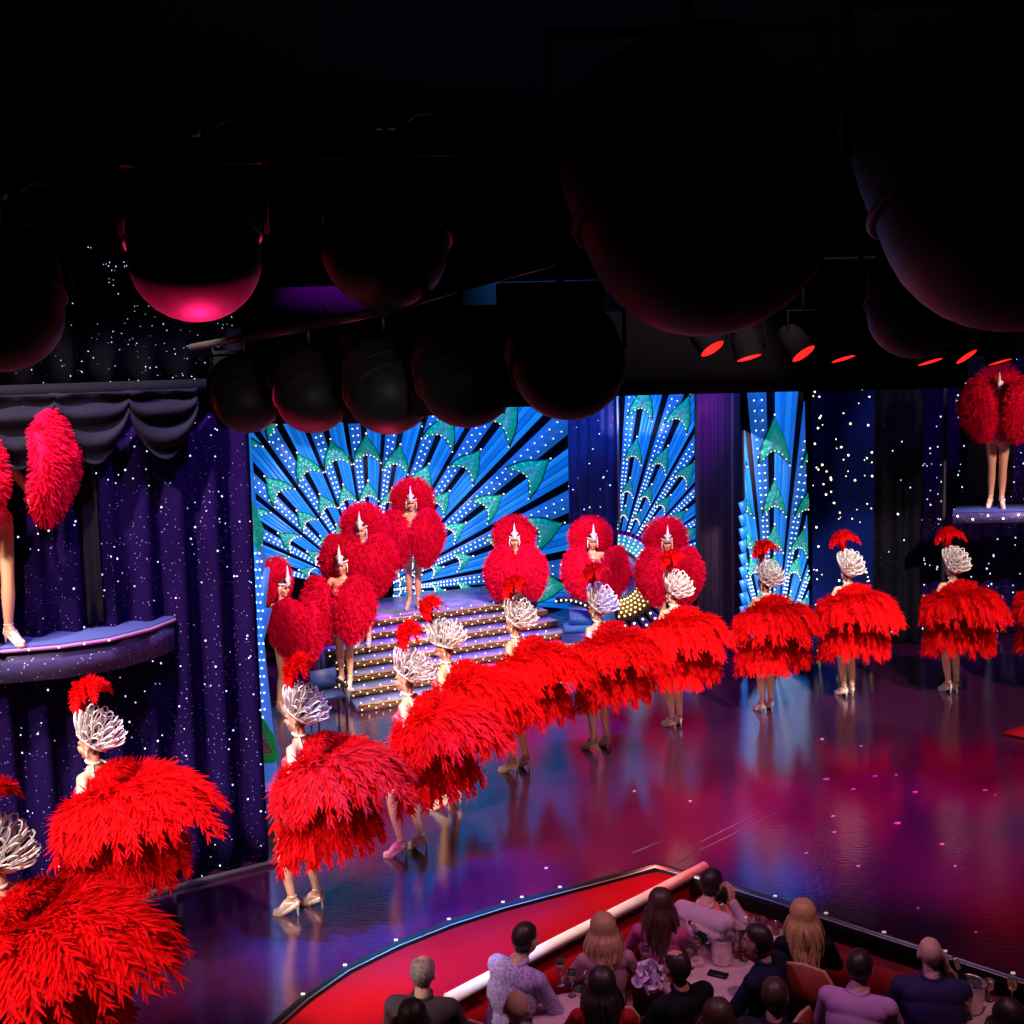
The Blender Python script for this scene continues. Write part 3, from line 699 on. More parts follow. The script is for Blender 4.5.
def panel(name, label, win, plane_p, plane_n, center, angs, half, rings, sfun, r_in, r_out, thick=.06, dot=1.0, leafk=.108, kt=1.05, leafmin=0):
    N = Vector(plane_n).normalized(); N = -N if N.dot(Vector((0, 1, 0))) > 0 else N      # towards the viewer
    W3 = lambda p, h=0.: at_plane(p[0], p[1], plane_p, N)+N*h
    root = empty(name, W3((sum(p[0] for p in win)/len(win), max(p[1] for p in win))), label=label, cat='set piece'); L = root.location
    def poly(mb, pts, h, t, w=win):
        c = clip(pts, w)
        if len(c) >= 3:
            P = [W3(p, h)-L for p in c]; mb.prism(P, N*t)
    base = MB(); base.prism([W3(p)-L for p in win], -N*thick); obj('board', base, PBASE, root)
    pol = lambda r, a: (center[0]+r*math.cos(a), center[1]-r*math.sin(a))
    A = MB(); B2 = MB(); D = MB(); dots = MB(); pink = MB(); 
    for ai, a in enumerate(angs):
        h0, h1 = half[ai]; s = sfun(a)
        def wedge(mb, f0, f1, r0, r1, h=.012):
            a0 = math.radians(a+f0*(h1 if f0 > 0 else h0)); a1 = math.radians(a+f1*(h1 if f1 > 0 else h0))
            s0, s1 = sfun(math.degrees(a0)), sfun(math.degrees(a1))
            poly(mb, [pol(r0*s0, a0), pol(r1*s0, a0), pol(r1*s1, a1), pol(r0*s1, a1)], h, .012)
        for k in range(4): wedge(A if (k+ai) % 2 else B2, -.86+.20*k, -.86+.20*k+.175, r_in, r_out)      # ribbed blue slats
        wedge(D, .24, .88, r_in, r_out, .01)
        r = r_in
        while r < r_out:
            for f in (.42, .70):
                aa = math.radians(a+f*h1); sa = sfun(math.degrees(aa)); p = pol(r*sa, aa)
                if inside(p, win): dots.ball(W3(p, .03)-L, .0135*dot, None, 6, 4)
            r += max(4.2, r*.045)*dot
        for ri, R in enumerate(rings):
            if a < 999 and ri >= leafmin:
                ar = math.radians(a); sz = leafk*R*s; C = np.array(pol(R*s, ar)); er = np.array((math.cos(ar), -math.sin(ar))); et = np.array((math.sin(ar), math.cos(ar)))
                f = lambda k, m=LEAF: [tuple(C+er*(x*k)*sz+et*(y*k*kt)*sz) for x, y in m]
                # concave outline: build as fan of convex pieces
                def concave(mb, k, h, t):
                    P = f(k); c = tuple(C+er*(-.05)*sz)
                    for j in range(len(P)): poly(mb, [c, P[j], P[(j+1) % len(P)]], h, t)
                le, lt, li = MB(), MB(), MB(); concave(le, 1.08, .03, .012); concave(lt, .96, .042, .012); concave(li, .52, .054, .01)
                if le.n:
                    lo = obj('peacock_leaf', le, LDARK, root)
                    if lt.n: obj('leaf_face', lt, LTEAL, lo)
                    if li.n: obj('leaf_centre', li, LSIL, lo)
                for t in np.linspace(0, 1, 9):
                    y = -.84+1.68*t; x = -.86+.56*(1-(2*t-1)**2); p = tuple(C+er*x*sz+et*y*kt*sz)
                    if inside(p, win): pink.ball(W3(p, .05)-L, .012*dot, None, 6, 4)
                p = tuple(C+er*1.1*sz)
                if inside(p, win): pink.ball(W3(p, .05)-L, .015*dot, None, 6, 4)
    for nm, mb, m, st_ in (('blue_slats', A, PB, 0), ('pale_slats', B2, PB2, 0), ('light_stripes', D, PDOT, 0), ('pin_lights', dots, M['bulbwhite'], 1), ('edge_lights', pink, M['bulbpink'], 1)):
        if mb.n:
            o = obj(nm, mb, m, root)
            if st_: o['kind'] = 'stuff'
    return root, W3
bp0 = at_d(475, 500, 20.2); bn = Vector((-U_.y, U_.x, 0))
def s_main(a):
    return float(np.interp(a, (-20, 0, 20, 37, 53, 66, 90, 180), (.62, .64, .67, .73, .8, .88, 1, 1)))
AN = [163, 148, 133, 118.5, 105.5, 92.5, 79.5, 66.5, 53, 37, 20, 2, -14]
HF = [((AN[max(i-1, 0)]-AN[i])/2 if i else 7, (AN[i]-AN[min(i+1, len(AN)-1)])/2 if i < len(AN)-1 else 8) for i in range(len(AN))]
HF = [(b, a) for a, b in HF]
panel('peacock_backdrop', 'huge blue light backdrop with radiating slats and teal peacock feather leaves behind the stairs',
      [(240, 330), (574, 330), (583, 640), (250, 640)], bp0, bn, (372, 592), AN, HF, (45, 69, 100, 142, 200, 272), s_main, 34, 420)
p2 = at_d(660, 500, 19.6)
s_one = lambda a: 1.0
panel('fan_light_panel', 'tall blue light panel with slanting rays and teal leaves between blue drape and dark column',
      [(622, 380), (698, 380), (703, 650), (614, 650)], p2, (0, -1, 0), (614, 572), [94, 80.5, 67, 54, 41, 28, 15], [(6.6, 6.6)]*7, (60, 85, 122, 172, 240), s_one, 40, 300, dot=.9, leafk=.115, kt=.75)
p3a, p3b = at_z(745, 673, 0), at_z(826, 650, 0); t3 = (p3b-p3a); n3 = Vector((-t3.y, t3.x, 0))
zz = [(743, 380), (803, 380), (809, 654), (746, 672)]
root3, W33 = panel('zigzag_light_panel', 'narrow blue light panel with upright rays, teal leaves and zigzag left edge', zz, p3a, n3, (772, 668), [126, 114, 102, 90, 78, 66, 54], [(6, 6)]*7, (70, 102, 128, 168, 225), s_one, 20, 330, dot=.9, leafk=.115, kt=.7)
mb = MB(); y = 500
while y < 664:
    x = 743+(y-380)/290*3; mb.prism([W33((x+1, y))-root3.location, W33((x-6, y+3))-root3.location, W33((x-3, y+13))-root3.location, W33((x+1, y+13))-root3.location], (0, -.04, 0)); y += 13
obj('zigzag_edge', mb, PB, root3)
# near wing at the left with zigzag right edge
wp = at_z(264, 792, 0); wn = Vector((.35, -1, 0))
wroot = empty('zigzag_wing', wp, label='blue wing panel with zigzag edge and dotted lights next to the dark left curtain', cat='set piece')
WN = wn.normalized(); W3 = lambda x, y, h=0.: at_plane(x, y, wp, WN)+WN*h-wp
mb = MB(); mb.prism([W3(240, 430), W3(250, 430), W3(258, 560), W3(264, 600), W3(256, 792), W3(240, 792)], -WN*.05); 
obj('board', mb, PB2, wroot)
mb = MB(); mb.prism([W3(250, 430), W3(256, 500), W3(266, 560), W3(258, 600)], -WN*.05); mb.prism([W3(258, 568), W3(270, 568), W3(266, 607), W3(258, 607)], -WN*.05); mb.prism([W3(256, 607), W3(272, 609), W3(264, 640), W3(280, 792), W3(256, 792)], -WN*.05)
obj('zigzag_edge', mb, mat('periwinkle board', (.08, .2, .7), .4, emit=(.05, .2, .75), es=.5), wroot)
mb = MB()
for i in range(26):
    y = 545+i*8.2
    for dx in (0, 6):
        mb.ball(W3(257+dx*.7-(i % 2)*2+.02*(y-545), y, .01), .012, None, 6, 4)
tag(obj('pin_lights', mb, M['bulbwhite'], wroot), kind='stuff')
mb = MB(); mb.prism([W3(240, 468, .01), W3(252, 500, .01), W3(264, 530, .01), W3(260, 553, .01), W3(250, 540, .01), W3(240, 530, .01)], WN*.02); obj('teal_leaf', mb, LTEAL, wroot)
mb = MB(); mb.prism([W3(240, 486, .03), W3(250, 505, .03), W3(257, 530, .03), W3(250, 530, .03), W3(240, 518, .03)], WN*.012); obj('leaf_centre', mb, LSIL, wroot)
mb = MB(); mb.prism([W3(240, 712, .01), W3(262, 717, .01), W3(274, 735, .01), W3(278, 757, .01), W3(274, 762, .01), W3(240, 764, .01)], WN*.02); obj('green_leaf', mb, noisy(mat('green sequins', (.01, .5, .08), .4, emit=(0, .3, .05), es=.12), (.0, .4, .06), (.03, .6, .12), 30), wroot)
mb = MB(); mb.prism([W3(240, 727, .03), W3(260, 725, .03), W3(272, 752, .03), W3(240, 757, .03)], WN*.012); obj('glitter_patch', mb, glitter(mat('silver gold glitter', (.4, .3, .25), .4), (.3, .2, .16), (.9, .8, .7), 60, .35, .3), wroot)

# round half fan ornament with silver and gold lights
op = at_d(640, 576, 19.35); ON = Vector((0, -1, 0)); W3 = lambda x, y, h=0.: at_plane(x, y, op, ON)+ON*h-op
oroot = empty('fan_ornament', op, label='round half fan ornament with silver and gold lights, before the fan light panel', cat='set piece')
oc = (616, 576); pol = lambda r, a: (oc[0]+r*math.cos(math.radians(a)), oc[1]-r*math.sin(math.radians(a)))
def arc(r0, r1, a0, a1, h, t, m, nm):
    mb = MB(); n = max(2, int(abs(a1-a0)/6))
    for i in range(n):
        b0, b1 = a0+(a1-a0)*i/n, a0+(a1-a0)*(i+1)/n
        mb.prism([W3(*pol(r0, b0), h), W3(*pol(r1, b0), h), W3(*pol(r1, b1), h), W3(*pol(r0, b1), h)], ON*t)
    return obj(nm, mb, m, oroot)
arc(1, 46, 90, -90, 0, .03, mat('wine red board', (.05, .004, .008), .4), 'board')
arc(27, 42, 88, 20, .03, .02, LSIL, 'silver_band'); arc(16, 24, 80, -80, .03, .02, mat('steel blue band', (.12, .18, .45), .35, .3), 'inner_band')
arc(22, 43, -22, -88, .03, .02, noisy(mat('dark gold band', (.18, .12, .02), .4, .5), (.12, .08, .01), (.3, .2, .05), 20), 'gold_band')
for k in range(6):
    a = -84+k*11; arc(47, 92, a, a+8, 0, .03, mat('indigo slat', (.04, .04, .25), .4) if k == 0 else bpy.data.materials['indigo slat'], 'indigo_slat')
mg, mw = MB(), MB()
for r in range(24, 44, 4):
    for a in range(-86, -22, 8): mg.ball(W3(*pol(r, a+(r % 8)), .06), .017, None, 6, 4)
for r in range(29, 43, 4):
    for a in range(22, 88, 8): mw.ball(W3(*pol(r, a), .06), .015, None, 6, 4)
for k in range(6):
    for r in range(50, 90, 7): mg.ball(W3(*pol(r, -80+k*11), .05), .02, None, 6, 4)
tag(obj('gold_lights', mg, M['starwarm'], oroot), kind='stuff'); tag(obj('silver_lights', mw, M['bulbwhite'], oroot), kind='stuff')

# mirrored blue plinth with arch of lights right of the stairs
ap = at_z(592, 662, 0); aroot = empty('mirrored_plinth', ap, label='dark blue mirrored plinth with an arch of tiny lights right of the stairs', cat='set piece')
bm = noisy(mat('blue mirror', (.05, .16, .45), .15, .5), (.03, .1, .35), (.08, .22, .55), 3)
mb = MB(); mb.box((.02, .4, .2), (.95, .8, .4)); obj('lower_block', mb, mat('navy block', (.01, .02, .08), .3), aroot)
mb = MB(); mb.box((.02, .5, .45), (.85, .6, .10)); mb.box((.04, .55, .62), (.7, .5, .22)); obj('upper_block', mb, bm, aroot)
mb = MB(); pts = [(-.4+.62*math.sin(a), .15, .95-.62*(1-math.cos(a))) for a in np.linspace(-.2, 1.4, 14)]; mb.tube(pts, .05, 6); obj('arch', mb, PBASE, aroot)
mb = MB(); [mb.ball((p[0], p[1]-.055, p[2]), .014, None, 6, 4) for p in pts]; tag(obj('arch_lights', mb, M['starwarm'], aroot), kind='stuff')

# dark blue set chair left of the stairs
cp = at_z(329, 717, 0); croot = empty('stage_chair', cp, .5, label='dark navy folding armchair at the left end of the stairs', cat='chair')
croot.scale = (.72, .72, .72)
nv = noisy(mat('navy canvas', (.01, .03, .12), .6), (.008, .02, .09), (.02, .05, .17), 8)
mb = MB(); mb.box((0, 0, .42), (.5, .45, .07)); obj('seat', mb, nv, croot)
mb = MB(); mb.box((0, .24, .66), (.5, .06, .36)); obj('backrest', mb, nv, croot)
for sx in (-1, 1):
    mb = MB(); mb.box((sx*.27, 0, .60), (.06, .5, .05)); obj('armrest', mb, M['black'], croot)
    for sy in (-1, 1): mb = MB(); mb.tube([(sx*.27, sy*.22, 0), (sx*.27, sy*.22, .6)], .022, 8); obj('leg', mb, M['black'], croot)

# ------------------------------------------------------------------ curtains
def curtain(name, label, pts, z0, z1, m, fold=.27, depth=.07, stars=0, starm=None, seed=1, zjit=.0, sw=.016):
    rg = random.Random(seed); P = [Vector((p[0], p[1], 0)) for p in pts]; cum = [0.]
    for a, b in zip(P, P[1:]): cum.append(cum[-1]+(b-a).length)
    L = cum[-1]; nx = max(12, int(L/.045)); nz = max(4, int((z1-z0)/.25))
    ph = [rg.random()*6.28 for _ in range(4)]
    def pos(s, z, off=0):
        i = min(range(len(P)-1), key=lambda i: 0 if cum[i] <= s <= cum[i+1] else 1); u = (s-cum[i])/(cum[i+1]-cum[i]+1e-9)
        p = P[i].lerp(P[i+1], u); t = (P[i+1]-P[i]).normalized(); n = Vector((t.y, -t.x, 0))
        if n.dot(Vector((0, -1, 0))) < 0: n = -n
        tz = (z1-z)/(z1-z0)
        w = math.sin(2*PI*s/fold+.5*math.sin(s*1.7+ph[0])+.25*math.sin(z*.8+ph[1]+s))
        return p+n*(depth*(.75+.25*tz)*w*(1 if w > 0 else .6)+off)+Vector((0, 0, z))
    org = P[0].lerp(P[-1], .5); org.z = z0
    g = [[pos(L*i/nx, z0+(z1-z0)*k/nz) for k in range(nz+1)] for i in range(nx+1)]
    mb = MB(); V = [p-org for r in g for p in r]; w = nz+1
    mb.add(V, [(i*w+k, (i+1)*w+k, (i+1)*w+k+1, i*w+k+1) for i in range(nx) for k in range(nz)])
    o = obj(name, mb, m, None, True); o.location = org; tag(o, label, 'curtain')
    sd = o.modifiers.new('thick', 'SOLIDIFY'); sd.thickness = .012; sd.offset = 0
    if stars:
        mb = MB()
        for _ in range(stars): mb.ball(pos(rg.random()*L, z0+(z1-z0)*rg.random(), .02)-org, sw*rg.choice((.6, .8, 1, 1.25)), None, 6, 4)
        s_ = obj('star_lights', mb, starm or M['starblue'], o); s_['kind'] = 'stuff'
    return o
velvet = glitter(mat('purple black sequin velvet', (.02, .01, .06), 1, spec=.03), (.009, .003, .042), (.7, .7, 1), 36, .13, .55)
velvet2 = glitter(mat('blue sequin drape', (.01, .04, .3), .5), (.003, .02, .2), (.6, .75, 1), 26, .10, .75)
velvet3 = glitter(mat('black sequin drape', (.01, .01, .02), .9, spec=.1), (.003, .003, .007), (.6, .6, .8), 30, .10, .8)
lc = [at_z(267, 859, 0), at_z(165, 884, 0), at_z(60, 912, 0), at_z(-70, 950, 0)]
curtain('starry_curtain', 'purple black sequin curtain with star lights along the left side of the stage', lc, .03, 4.35, velvet, .30, .11, 300, None, 3, sw=.0075)
d_ = (lc[1]-lc[0]).normalized(); n_l = Vector((-d_.y, d_.x, 0)); n_l = n_l if n_l.y > 0 else -n_l
mb = MB(); mb.prism([lc[0]+Vector((0, 0, 0)), lc[0]+d_*.12, lc[0]+d_*.12+n_l*.3, lc[0]+n_l*.3-d_*.02], (0, 0, 5.0)); tag(obj('curtain_post', mb, M['matt']), 'black upright post at the end of the dark left curtain', 'post')
mb = MB(); mb.box((0, 0, .02), (2.5, .03, .05), frame((-d_.y, d_.x, 0))); o = obj('curtain_track', mb, mat('grey floor track', (.08, .07, .09), .5)); o.location = lc[0].lerp(lc[2], .45)-n_l*.14; tag(o, 'dull grey floor track below the left curtain', 'track')
s0 = at_d(84, 520, 9.75); s1 = at_d(100, 520, 9.8); curtain('plain_drape', 'plain dark grey drape strip hanging behind the left platform', [s0-Vector((0, .05, 0)), s1-Vector((0, .05, 0))], 2.5, 4.3, mat('charcoal drape', (.018, .016, .021), .9, spec=.05), .12, .02)
up_ = [lc[0]+n_l*.3+Vector((0, 0, 0)), lc[1]+n_l*.3, lc[2]+n_l*.3, lc[3]+n_l*.3]
curtain('upper_curtain', 'black sequin curtain high above the left valance', up_, 4.55, 5.75, velvet3, .34, .06, 320, M['starblue'], 5, sw=.004)
mb = MB(); mb.tube([p-n_l*.2+Vector((0, 0, 4.50)) for p in lc], .06, 8); tag(obj('curtain_rail', mb, M['matt'], None, True), 'black rail carrying the left valance', 'rail')
# swagged valance
mb = MB(); a0, a1 = lc[3]-n_l*.28, lc[0]-n_l*.2+d_*.5; nsw = 4; nu, nv = 80, 14; V = []
for i in range(nu+1):
    s = i/nu*nsw; f = s-math.floor(s); sag = math.sin(PI*min(f, 1))
    for k in range(nv+1):
        t = k/nv; p = a0.lerp(a1, i/nu)-n_l*(.05+.06*math.sin(t*16+sag*3)*(.4+.6*sag))
        V.append((p.x, p.y, 4.48-t*(.18+.42*sag**.8)))
w = nv+1; mb.add(V, [(i*w+k, (i+1)*w+k, (i+1)*w+k+1, i*w+k+1) for i in range(nu) for k in range(nv)])
o = obj('swag_valance', mb, glitter(mat('midnight satin', (.008, .008, .02), .8, spec=.15), (.005, .005, .014), (.3, .3, .5), 20, .05, .9), None, True); tag(o, 'midnight blue swagged valance above the left curtain', 'valance')
o.modifiers.new('thick', 'SOLIDIFY').thickness = .01
curtain('glitter_drape', 'deep blue glitter drape between the peacock backdrop and the fan light panel', [at_d(570, 500, 19.9), at_d(600, 500, 19.5), at_d(622, 500, 19.75)], .02, 5.2, velvet2, .22, .06, 40, M['bulbwhite'], 7, sw=.010)
mb = MB(); p = at_d(619, 500, 19.4); mb.box((p.x, p.y, 2.5), (.04, .04, 5)); tag(obj('panel_post', mb, mat('grey post', (.3, .3, .36), .4, .5)), 'thin grey post at the left edge of the fan light panel', 'post')
# dark column with brickwork cloth
pc0, pc1 = at_d(700, 500, 18.9), at_d(742, 500, 18.5)
brick = mat('dark purple brick cloth', (.05, .03, .07), .8); n, l, b = nodes(brick); bt = n.new('ShaderNodeTexBrick'); bt.inputs['Scale'].default_value = 3
bt.inputs['Color1'].default_value = (.045, .028, .065, 1); bt.inputs['Color2'].default_value = (.06, .04, .085, 1); bt.inputs['Mortar'].default_value = (.02, .012, .03, 1)
tc = n.new('ShaderNodeTexCoord'); l.new(tc.outputs['Generated'], bt.inputs['Vector']); l.new(bt.outputs['Color'], b.inputs['Base Color'])
mb = MB(); mb.prism([(pc0.x, pc0.y, 0), (pc1.x, pc1.y, 0), (pc1.x+.05, pc1.y+.5, 0), (pc0.x, pc0.y+.5, 0)], (0, 0, 5)); t = obj('dark_column', mb, brick); tag(t, 'dark purple column between the two right light panels', 'column')
mb = MB(); mb.box((pc0.lerp(pc1, .78).x, pc0.lerp(pc1, .78).y-.03, 2.5), (.05, .05, 5)); obj('edge_bar', mb, mat('grey bar', (.1, .09, .12), .5), t)
# blue star cloth, black curtains, right starry curtain
sb0, sb1 = at_z(812, 655, 0), at_z(872, 648, 0)
curtain('star_cloth', 'deep blue cloth with warm star lights right of the zigzag panel', [sb0, sb1], .02, 5.2, glitter(mat('royal blue cloth', (.004, .02, .2), .9, spec=.05), (.0015, .007, .08), (.4, .5, .9), 14, .05, .8), .8, .02, 120, M['starwarm'], 9, sw=.013)
bk0, bk1 = at_d(862, 500, 18.0), at_d(922, 500, 17.8)
curtain('black_curtain', 'plain black curtain with a few sequins right of the blue star cloth', [bk0, bk1], .02, 5.2, velvet3, .24, .06, 14, M['starblue'], 11)
rk = [at_d(916, 500, 18.4), at_d(975, 500, 18.4), at_d(1110, 500, 18.0)]
curtain('starry_curtain', 'purple sequin curtain with star lights at the far right', rk, .02, 5.2, velvet, .27, .09, 240, M['starblue'], 13, sw=.0125)
mb = MB(); a, b = at_d(968, 400, 17.9), at_d(1013, 500, 17.9); mb.prism([(a.x, a.y, 2.3), (b.x, b.y, 2.3), (b.x, b.y+.05, 2.3), (a.x, a.y+.05, 2.3)], (0, 0, 2.6)); tag(obj('doorway_drape', mb, M['matt']), 'flat black drape behind the dancer on the right platform', 'drape')  # black sheet stands in for the shade of an open recess
# platforms
pt = glitter(mat('blue carpet platform top', (.06, .10, .34), .8), (.04, .06, .24), (.2, .3, .6), 30, .04, .8)
lilac = glitter(mat('lilac glitter', (.12, .09, .3), .5), (.05, .035, .16), (.85, .8, .95), 34, .17, .45)
top = [(178, 613), (174, 617), (150, 626), (110, 636), (60, 643), (0, 648), (-70, 652), (-70, 606), (0, 606), (66, 605), (110, 607), (150, 609), (172, 608)]
P = [at_z(x, y, 2.45) for x, y in top]; c = P[4]
r = empty('left_platform', c-Vector((0, 0, .3)), label='round lilac glitter platform projecting from the left curtain', cat='platform')
mb = MB(); mb.prism([p-r.location-Vector((0, 0, .02)) for p in P], (0, 0, .02)); obj('top', mb, pt, r)
ctr = sum((p for p in P), Vector())/len(P)
mb = MB(); mb.prism([p.lerp(ctr, .012)-r.location-Vector((0, 0, .30)) for p in P], (0, 0, .278)); obj('fascia', mb, lilac, r)
mb = MB(); mb.tube([p-r.location-Vector((0, .015, .03)) for p in P[:7]], .018, 6); obj('edging', mb, mat('pink lilac edging', (.3, .12, .35), .5), r)
mb = MB()
for a, b in zip(P[:6], P[1:7]):
    for t in (0, .5): mb.ball(a.lerp(b, t)-r.location-Vector((0, .03, .03)), .009, None, 6, 4)
tag(obj('edge_lights', mb, M['bulbpink'], r), kind='stuff')
top = [(957, 508), (1090, 502), (1090, 513), (950, 519)]
P = [at_z(958, 504, 2.3), at_z(1090, 501, 2.3), at_z(1090, 509, 2.3), at_z(953, 512, 2.3)]
r = empty('right_platform', P[3]-Vector((0, 0, .19)), label='small high platform with lilac glitter front and warm lights at the right', cat='platform')
mb = MB(); mb.prism([p-r.location-Vector((0, 0, .02)) for p in P], (0, 0, .02)); obj('top', mb, pt, r)
mb = MB(); mb.prism([p-r.location-Vector((0, 0, .17)) for p in P], (0, 0, .148)); obj('fascia', mb, lilac, r)
mb = MB()
for i in range(9): mb.ball(P[3].lerp(P[2], i/9+.03)-r.location-Vector((0, .02, .06+.05*(i % 2))), .016, None, 6, 4)
tag(obj('edge_lights', mb, M['starwarm'], r), kind='stuff')
mb = MB(); a = at_d(957, 500, 17.0); mb.box((a.x-.16, a.y+.1, 2.2), (.05, .05, 4.4)); tag(obj('platform_post', mb, M['black']), 'thin black post at the left end of the right platform', 'post')

# ------------------------------------------------------------------ overhead beam and lamps
parblack = mat('flat black', (.0015, .0015, .002), .95, spec=.02)
a, b = at_d(600, 398, 15.6), at_d(944, 391, 15.6)
mb = MB(); mb.box(((a.x+b.x)/2, 15.8, 4.68), (b.x-a.x+.6, .3, 1.14)); c_ = at_d(1150, 391, 15.6); mb.box(((b.x+.3+c_.x)/2, 15.8, 4.89), (c_.x-b.x-.3, .3, .72)); struct('trim_4', mb, parblack)
mb = MB(); mb.box((-1.6, 16.9, 5.1), (7.0, .3, 1.3)); struct('trim_5', mb, M['matt'])
for i, (x, y, rt, w) in enumerate([(712, 348, .55, 26), (749, 357, .12, 26), (803, 353, .6, 26), (843, 358, .12, 25), (930, 361, .12, 26), (966, 356, .55, 24), (1000, 361, .1, 25)]):
    p = at_d(x, y, 13.6); dirv = Vector((.12+.7*rt, -.17-.62*rt, -.93)); rad = w*.5*13.6/FPX
    nm = ['leftmost', 'second from left, flat', 'third from left, tilted', 'fourth from left, flat', 'third from right, flat', 'second from right, tilted', 'rightmost'][i]
    r = empty('par_spotlight', p, label='stage lamp with glowing red lens under the beam, %s in the row' % nm, cat='stage lamp', group='red lens stage lamps')
    m = axis_m((0, 0, 0), -dirv)
    mb = MB(); mb.lathe([(rad*1.06, -.02), (rad*1.06, .22), (rad*.8, .34), (rad*.4, .40), (.001, .41)], 20, m); mb.lathe([(rad*1.06, -.02), (rad*1.0, -.02), (rad*1.0, .05)], 20, m); obj('barrel', mb, parblack, r, True)
    mb = MB(); mb.lathe([(.001, -.005), (rad, -.004), (rad, .02), (.001, .02)], 24, m); obj('lens', mb, M['redlens'], r)
    mb = MB(); mb.tube([(rad*1.15, 0, .1), (rad*1.15, 0, .5), (-rad*1.15, 0, .5), (-rad*1.15, 0, .1)], .015, 6); mb.tube([(0, 0, .5), (0, 0, .95)], .02, 6); obj('yoke', mb, parblack, r)
mb = MB(); p = at_d(700, 300, 13.6); mb.tube([(1.5, 13.6, 5.75), (9, 13.6, 5.75)], .03, 8); tag(obj('lamp_bar', mb, M['black'], None, True), 'black pipe carrying the red stage lamps', 'pipe')
for i, (x, y) in enumerate([(857, 400), (858, 448), (857, 493)]):
    p = at_d(x, y, 17.6); r = empty('side_lamp', p, label='%s small white lamp in the column beside the black curtain' % ['top', 'middle', 'bottom'][i], cat='lamp', group='white side lamps')
    mb = MB(); mb.ball((0, 0, 0), (.075, .06, .07), None, 12, 8); obj('bulb', mb, M['whitelens'], r, True)
    mb = MB(); mb.lathe([(.10, .05), (.06, .09), (.03, .16), (.001, .17)], 16, axis_m((0, 0, 0), (1, .3, .2))); obj('shade', mb, M['metalblack'], r, True)
mb = MB(); a = at_d(861, 450, 17.7); mb.tube([(a.x+.06, a.y+.05, .0), (a.x+.06, a.y+.05, 4.6)], .02, 8); tag(obj('lamp_pole', mb, M['black'], None, True), 'thin black pole carrying the three white side lamps', 'pole')

darksteel = mat('dull steel', (.12, .12, .13), .4, .8)
def dome_lamp(p, R, dirv, label, group, mouth=False, plate=True, hang=1.2):
    r = empty('dome_spotlight', p, label=label, cat='stage lamp', group=group)
    m = axis_m((0, 0, 0), dirv)
    if mouth:
        mb = MB(); mb.lathe([(R*.96, R*1.02), (R*1.04, R*1.0), (R*1.06, R*.85), (R*1.0, R*.4), (R*.95, -R*.2), (R*.75, -R*.8), (R*.4, -R*1.1), (.001, -R*1.15)], 32, m)
        mb.lathe([(R*.96, R*1.02), (R*.9, R*.7), (R*.6, R*.3), (.001, R*.2)], 32, m); obj('barrel', mb, M['metalblack'], r, True)
    else:
        mb = MB(); mb.lathe([(R*math.cos(t)+1e-4, R*.35+R*math.sin(t)*.95) for t in np.linspace(PI/2, 0, 9)]+[(R*.98, -R*.25), (R*.9, -R*.8), (.001, -R*.85)], 32, m); obj('barrel', mb, M['metalblack'], r, True)
        mb = MB(); mb.tube([Vector(m @ Vector((R*1.02*math.cos(t), R*1.02*math.sin(t), R*.05))) for t in np.linspace(0, 2*PI, 33)[:-1]], R*.035, 6, closed=True); obj('rim', mb, M['black'], r, True)
        mb = MB()
        for k in range(14):
            t = -.35+k*.05; s = Vector(m.to_3x3() @ Vector((1, 0, 0))); f = Vector((0, -1, 0)); q = Vector(dirv).normalized()
            u = (f-q*f.dot(q)).normalized(); d = u*math.cos(t*1.2)+q.cross(u)*math.sin(t*1.2)
            mb.box(d*R*.965+q*R*.36, (R*.02, R*.05, R*.22), np.array([q.cross(d), d, q]).T)
        obj('cooling_vent', mb, mat('grey vent', (.12, .11, .12), .6) if 'grey vent' not in bpy.data.materials else bpy.data.materials['grey vent'], r)
    if plate:
        mb = MB(); mb.box((-R*.15, R*1.0, R*.15), (R*2.0, R*.12, R*2.3)); obj('back_plate', mb, M['black'], r)
    mb = MB()
    for sx in (-1, 1): mb.box((sx*R*1.12, R*.1, R*.6), (R*.05, R*.2, R*1.1))
    mb.box((0, R*.1, R*1.15), (R*2.3, R*.25, R*.06)); obj('yoke', mb, M['matt'], r)
    mb = MB(); mb.tube([(0, R*.1, R*1.1), (0, R*.1, R*1.7)], R*.06, 10); mb.tube([(-R*.15, R*.1, R*1.65), (R*.15, R*.1, R*1.65)], R*.11, 10); obj('clamp', mb, darksteel, r)
    mb = MB(); mb.tube(bez((R*.3, R*.3, R*1.7), (R*.8, R*.3, R*2.1), (R*.9, R*.2, R*1.4), (R*.4, R*.3, R*2.2), 10), R*.03, 6); obj('cable', mb, M['black'], r)
    return r
DL = [(245, 393, 7.0, 33), (310, 388, 6.2, 37), (385, 382, 5.5, 43), (462, 368, 4.9, 49), (562, 352, 4.3, 56)]
wrd = ['smallest, leftmost', 'second from left', 'third from left', 'fourth from left', 'largest, rightmost']
tp = []
for (x, y, d, rp), w_ in zip(DL, wrd):
    p = at_d(x, y, d); R = rp*d/FPX; dome_lamp(p, R, (.32, -.62, -.62), 'black domed stage lamp, %s of the hanging row of five' % w_, 'row of black domed stage lamps'); tp.append(p+Vector((0, R*.1, R*1.65)))
tp = [tp[0]*2-tp[1]]+tp+[tp[-1]*2-tp[-2]]
for i in range(1, len(tp)-1): tp[i].z = tp[i].z
mb = MB(); mb.tube(tp, .024, 10); tag(obj('lighting_pipe', mb, M['metalblack'], None, True), 'black pipe carrying the row of five domed lamps', 'pipe')
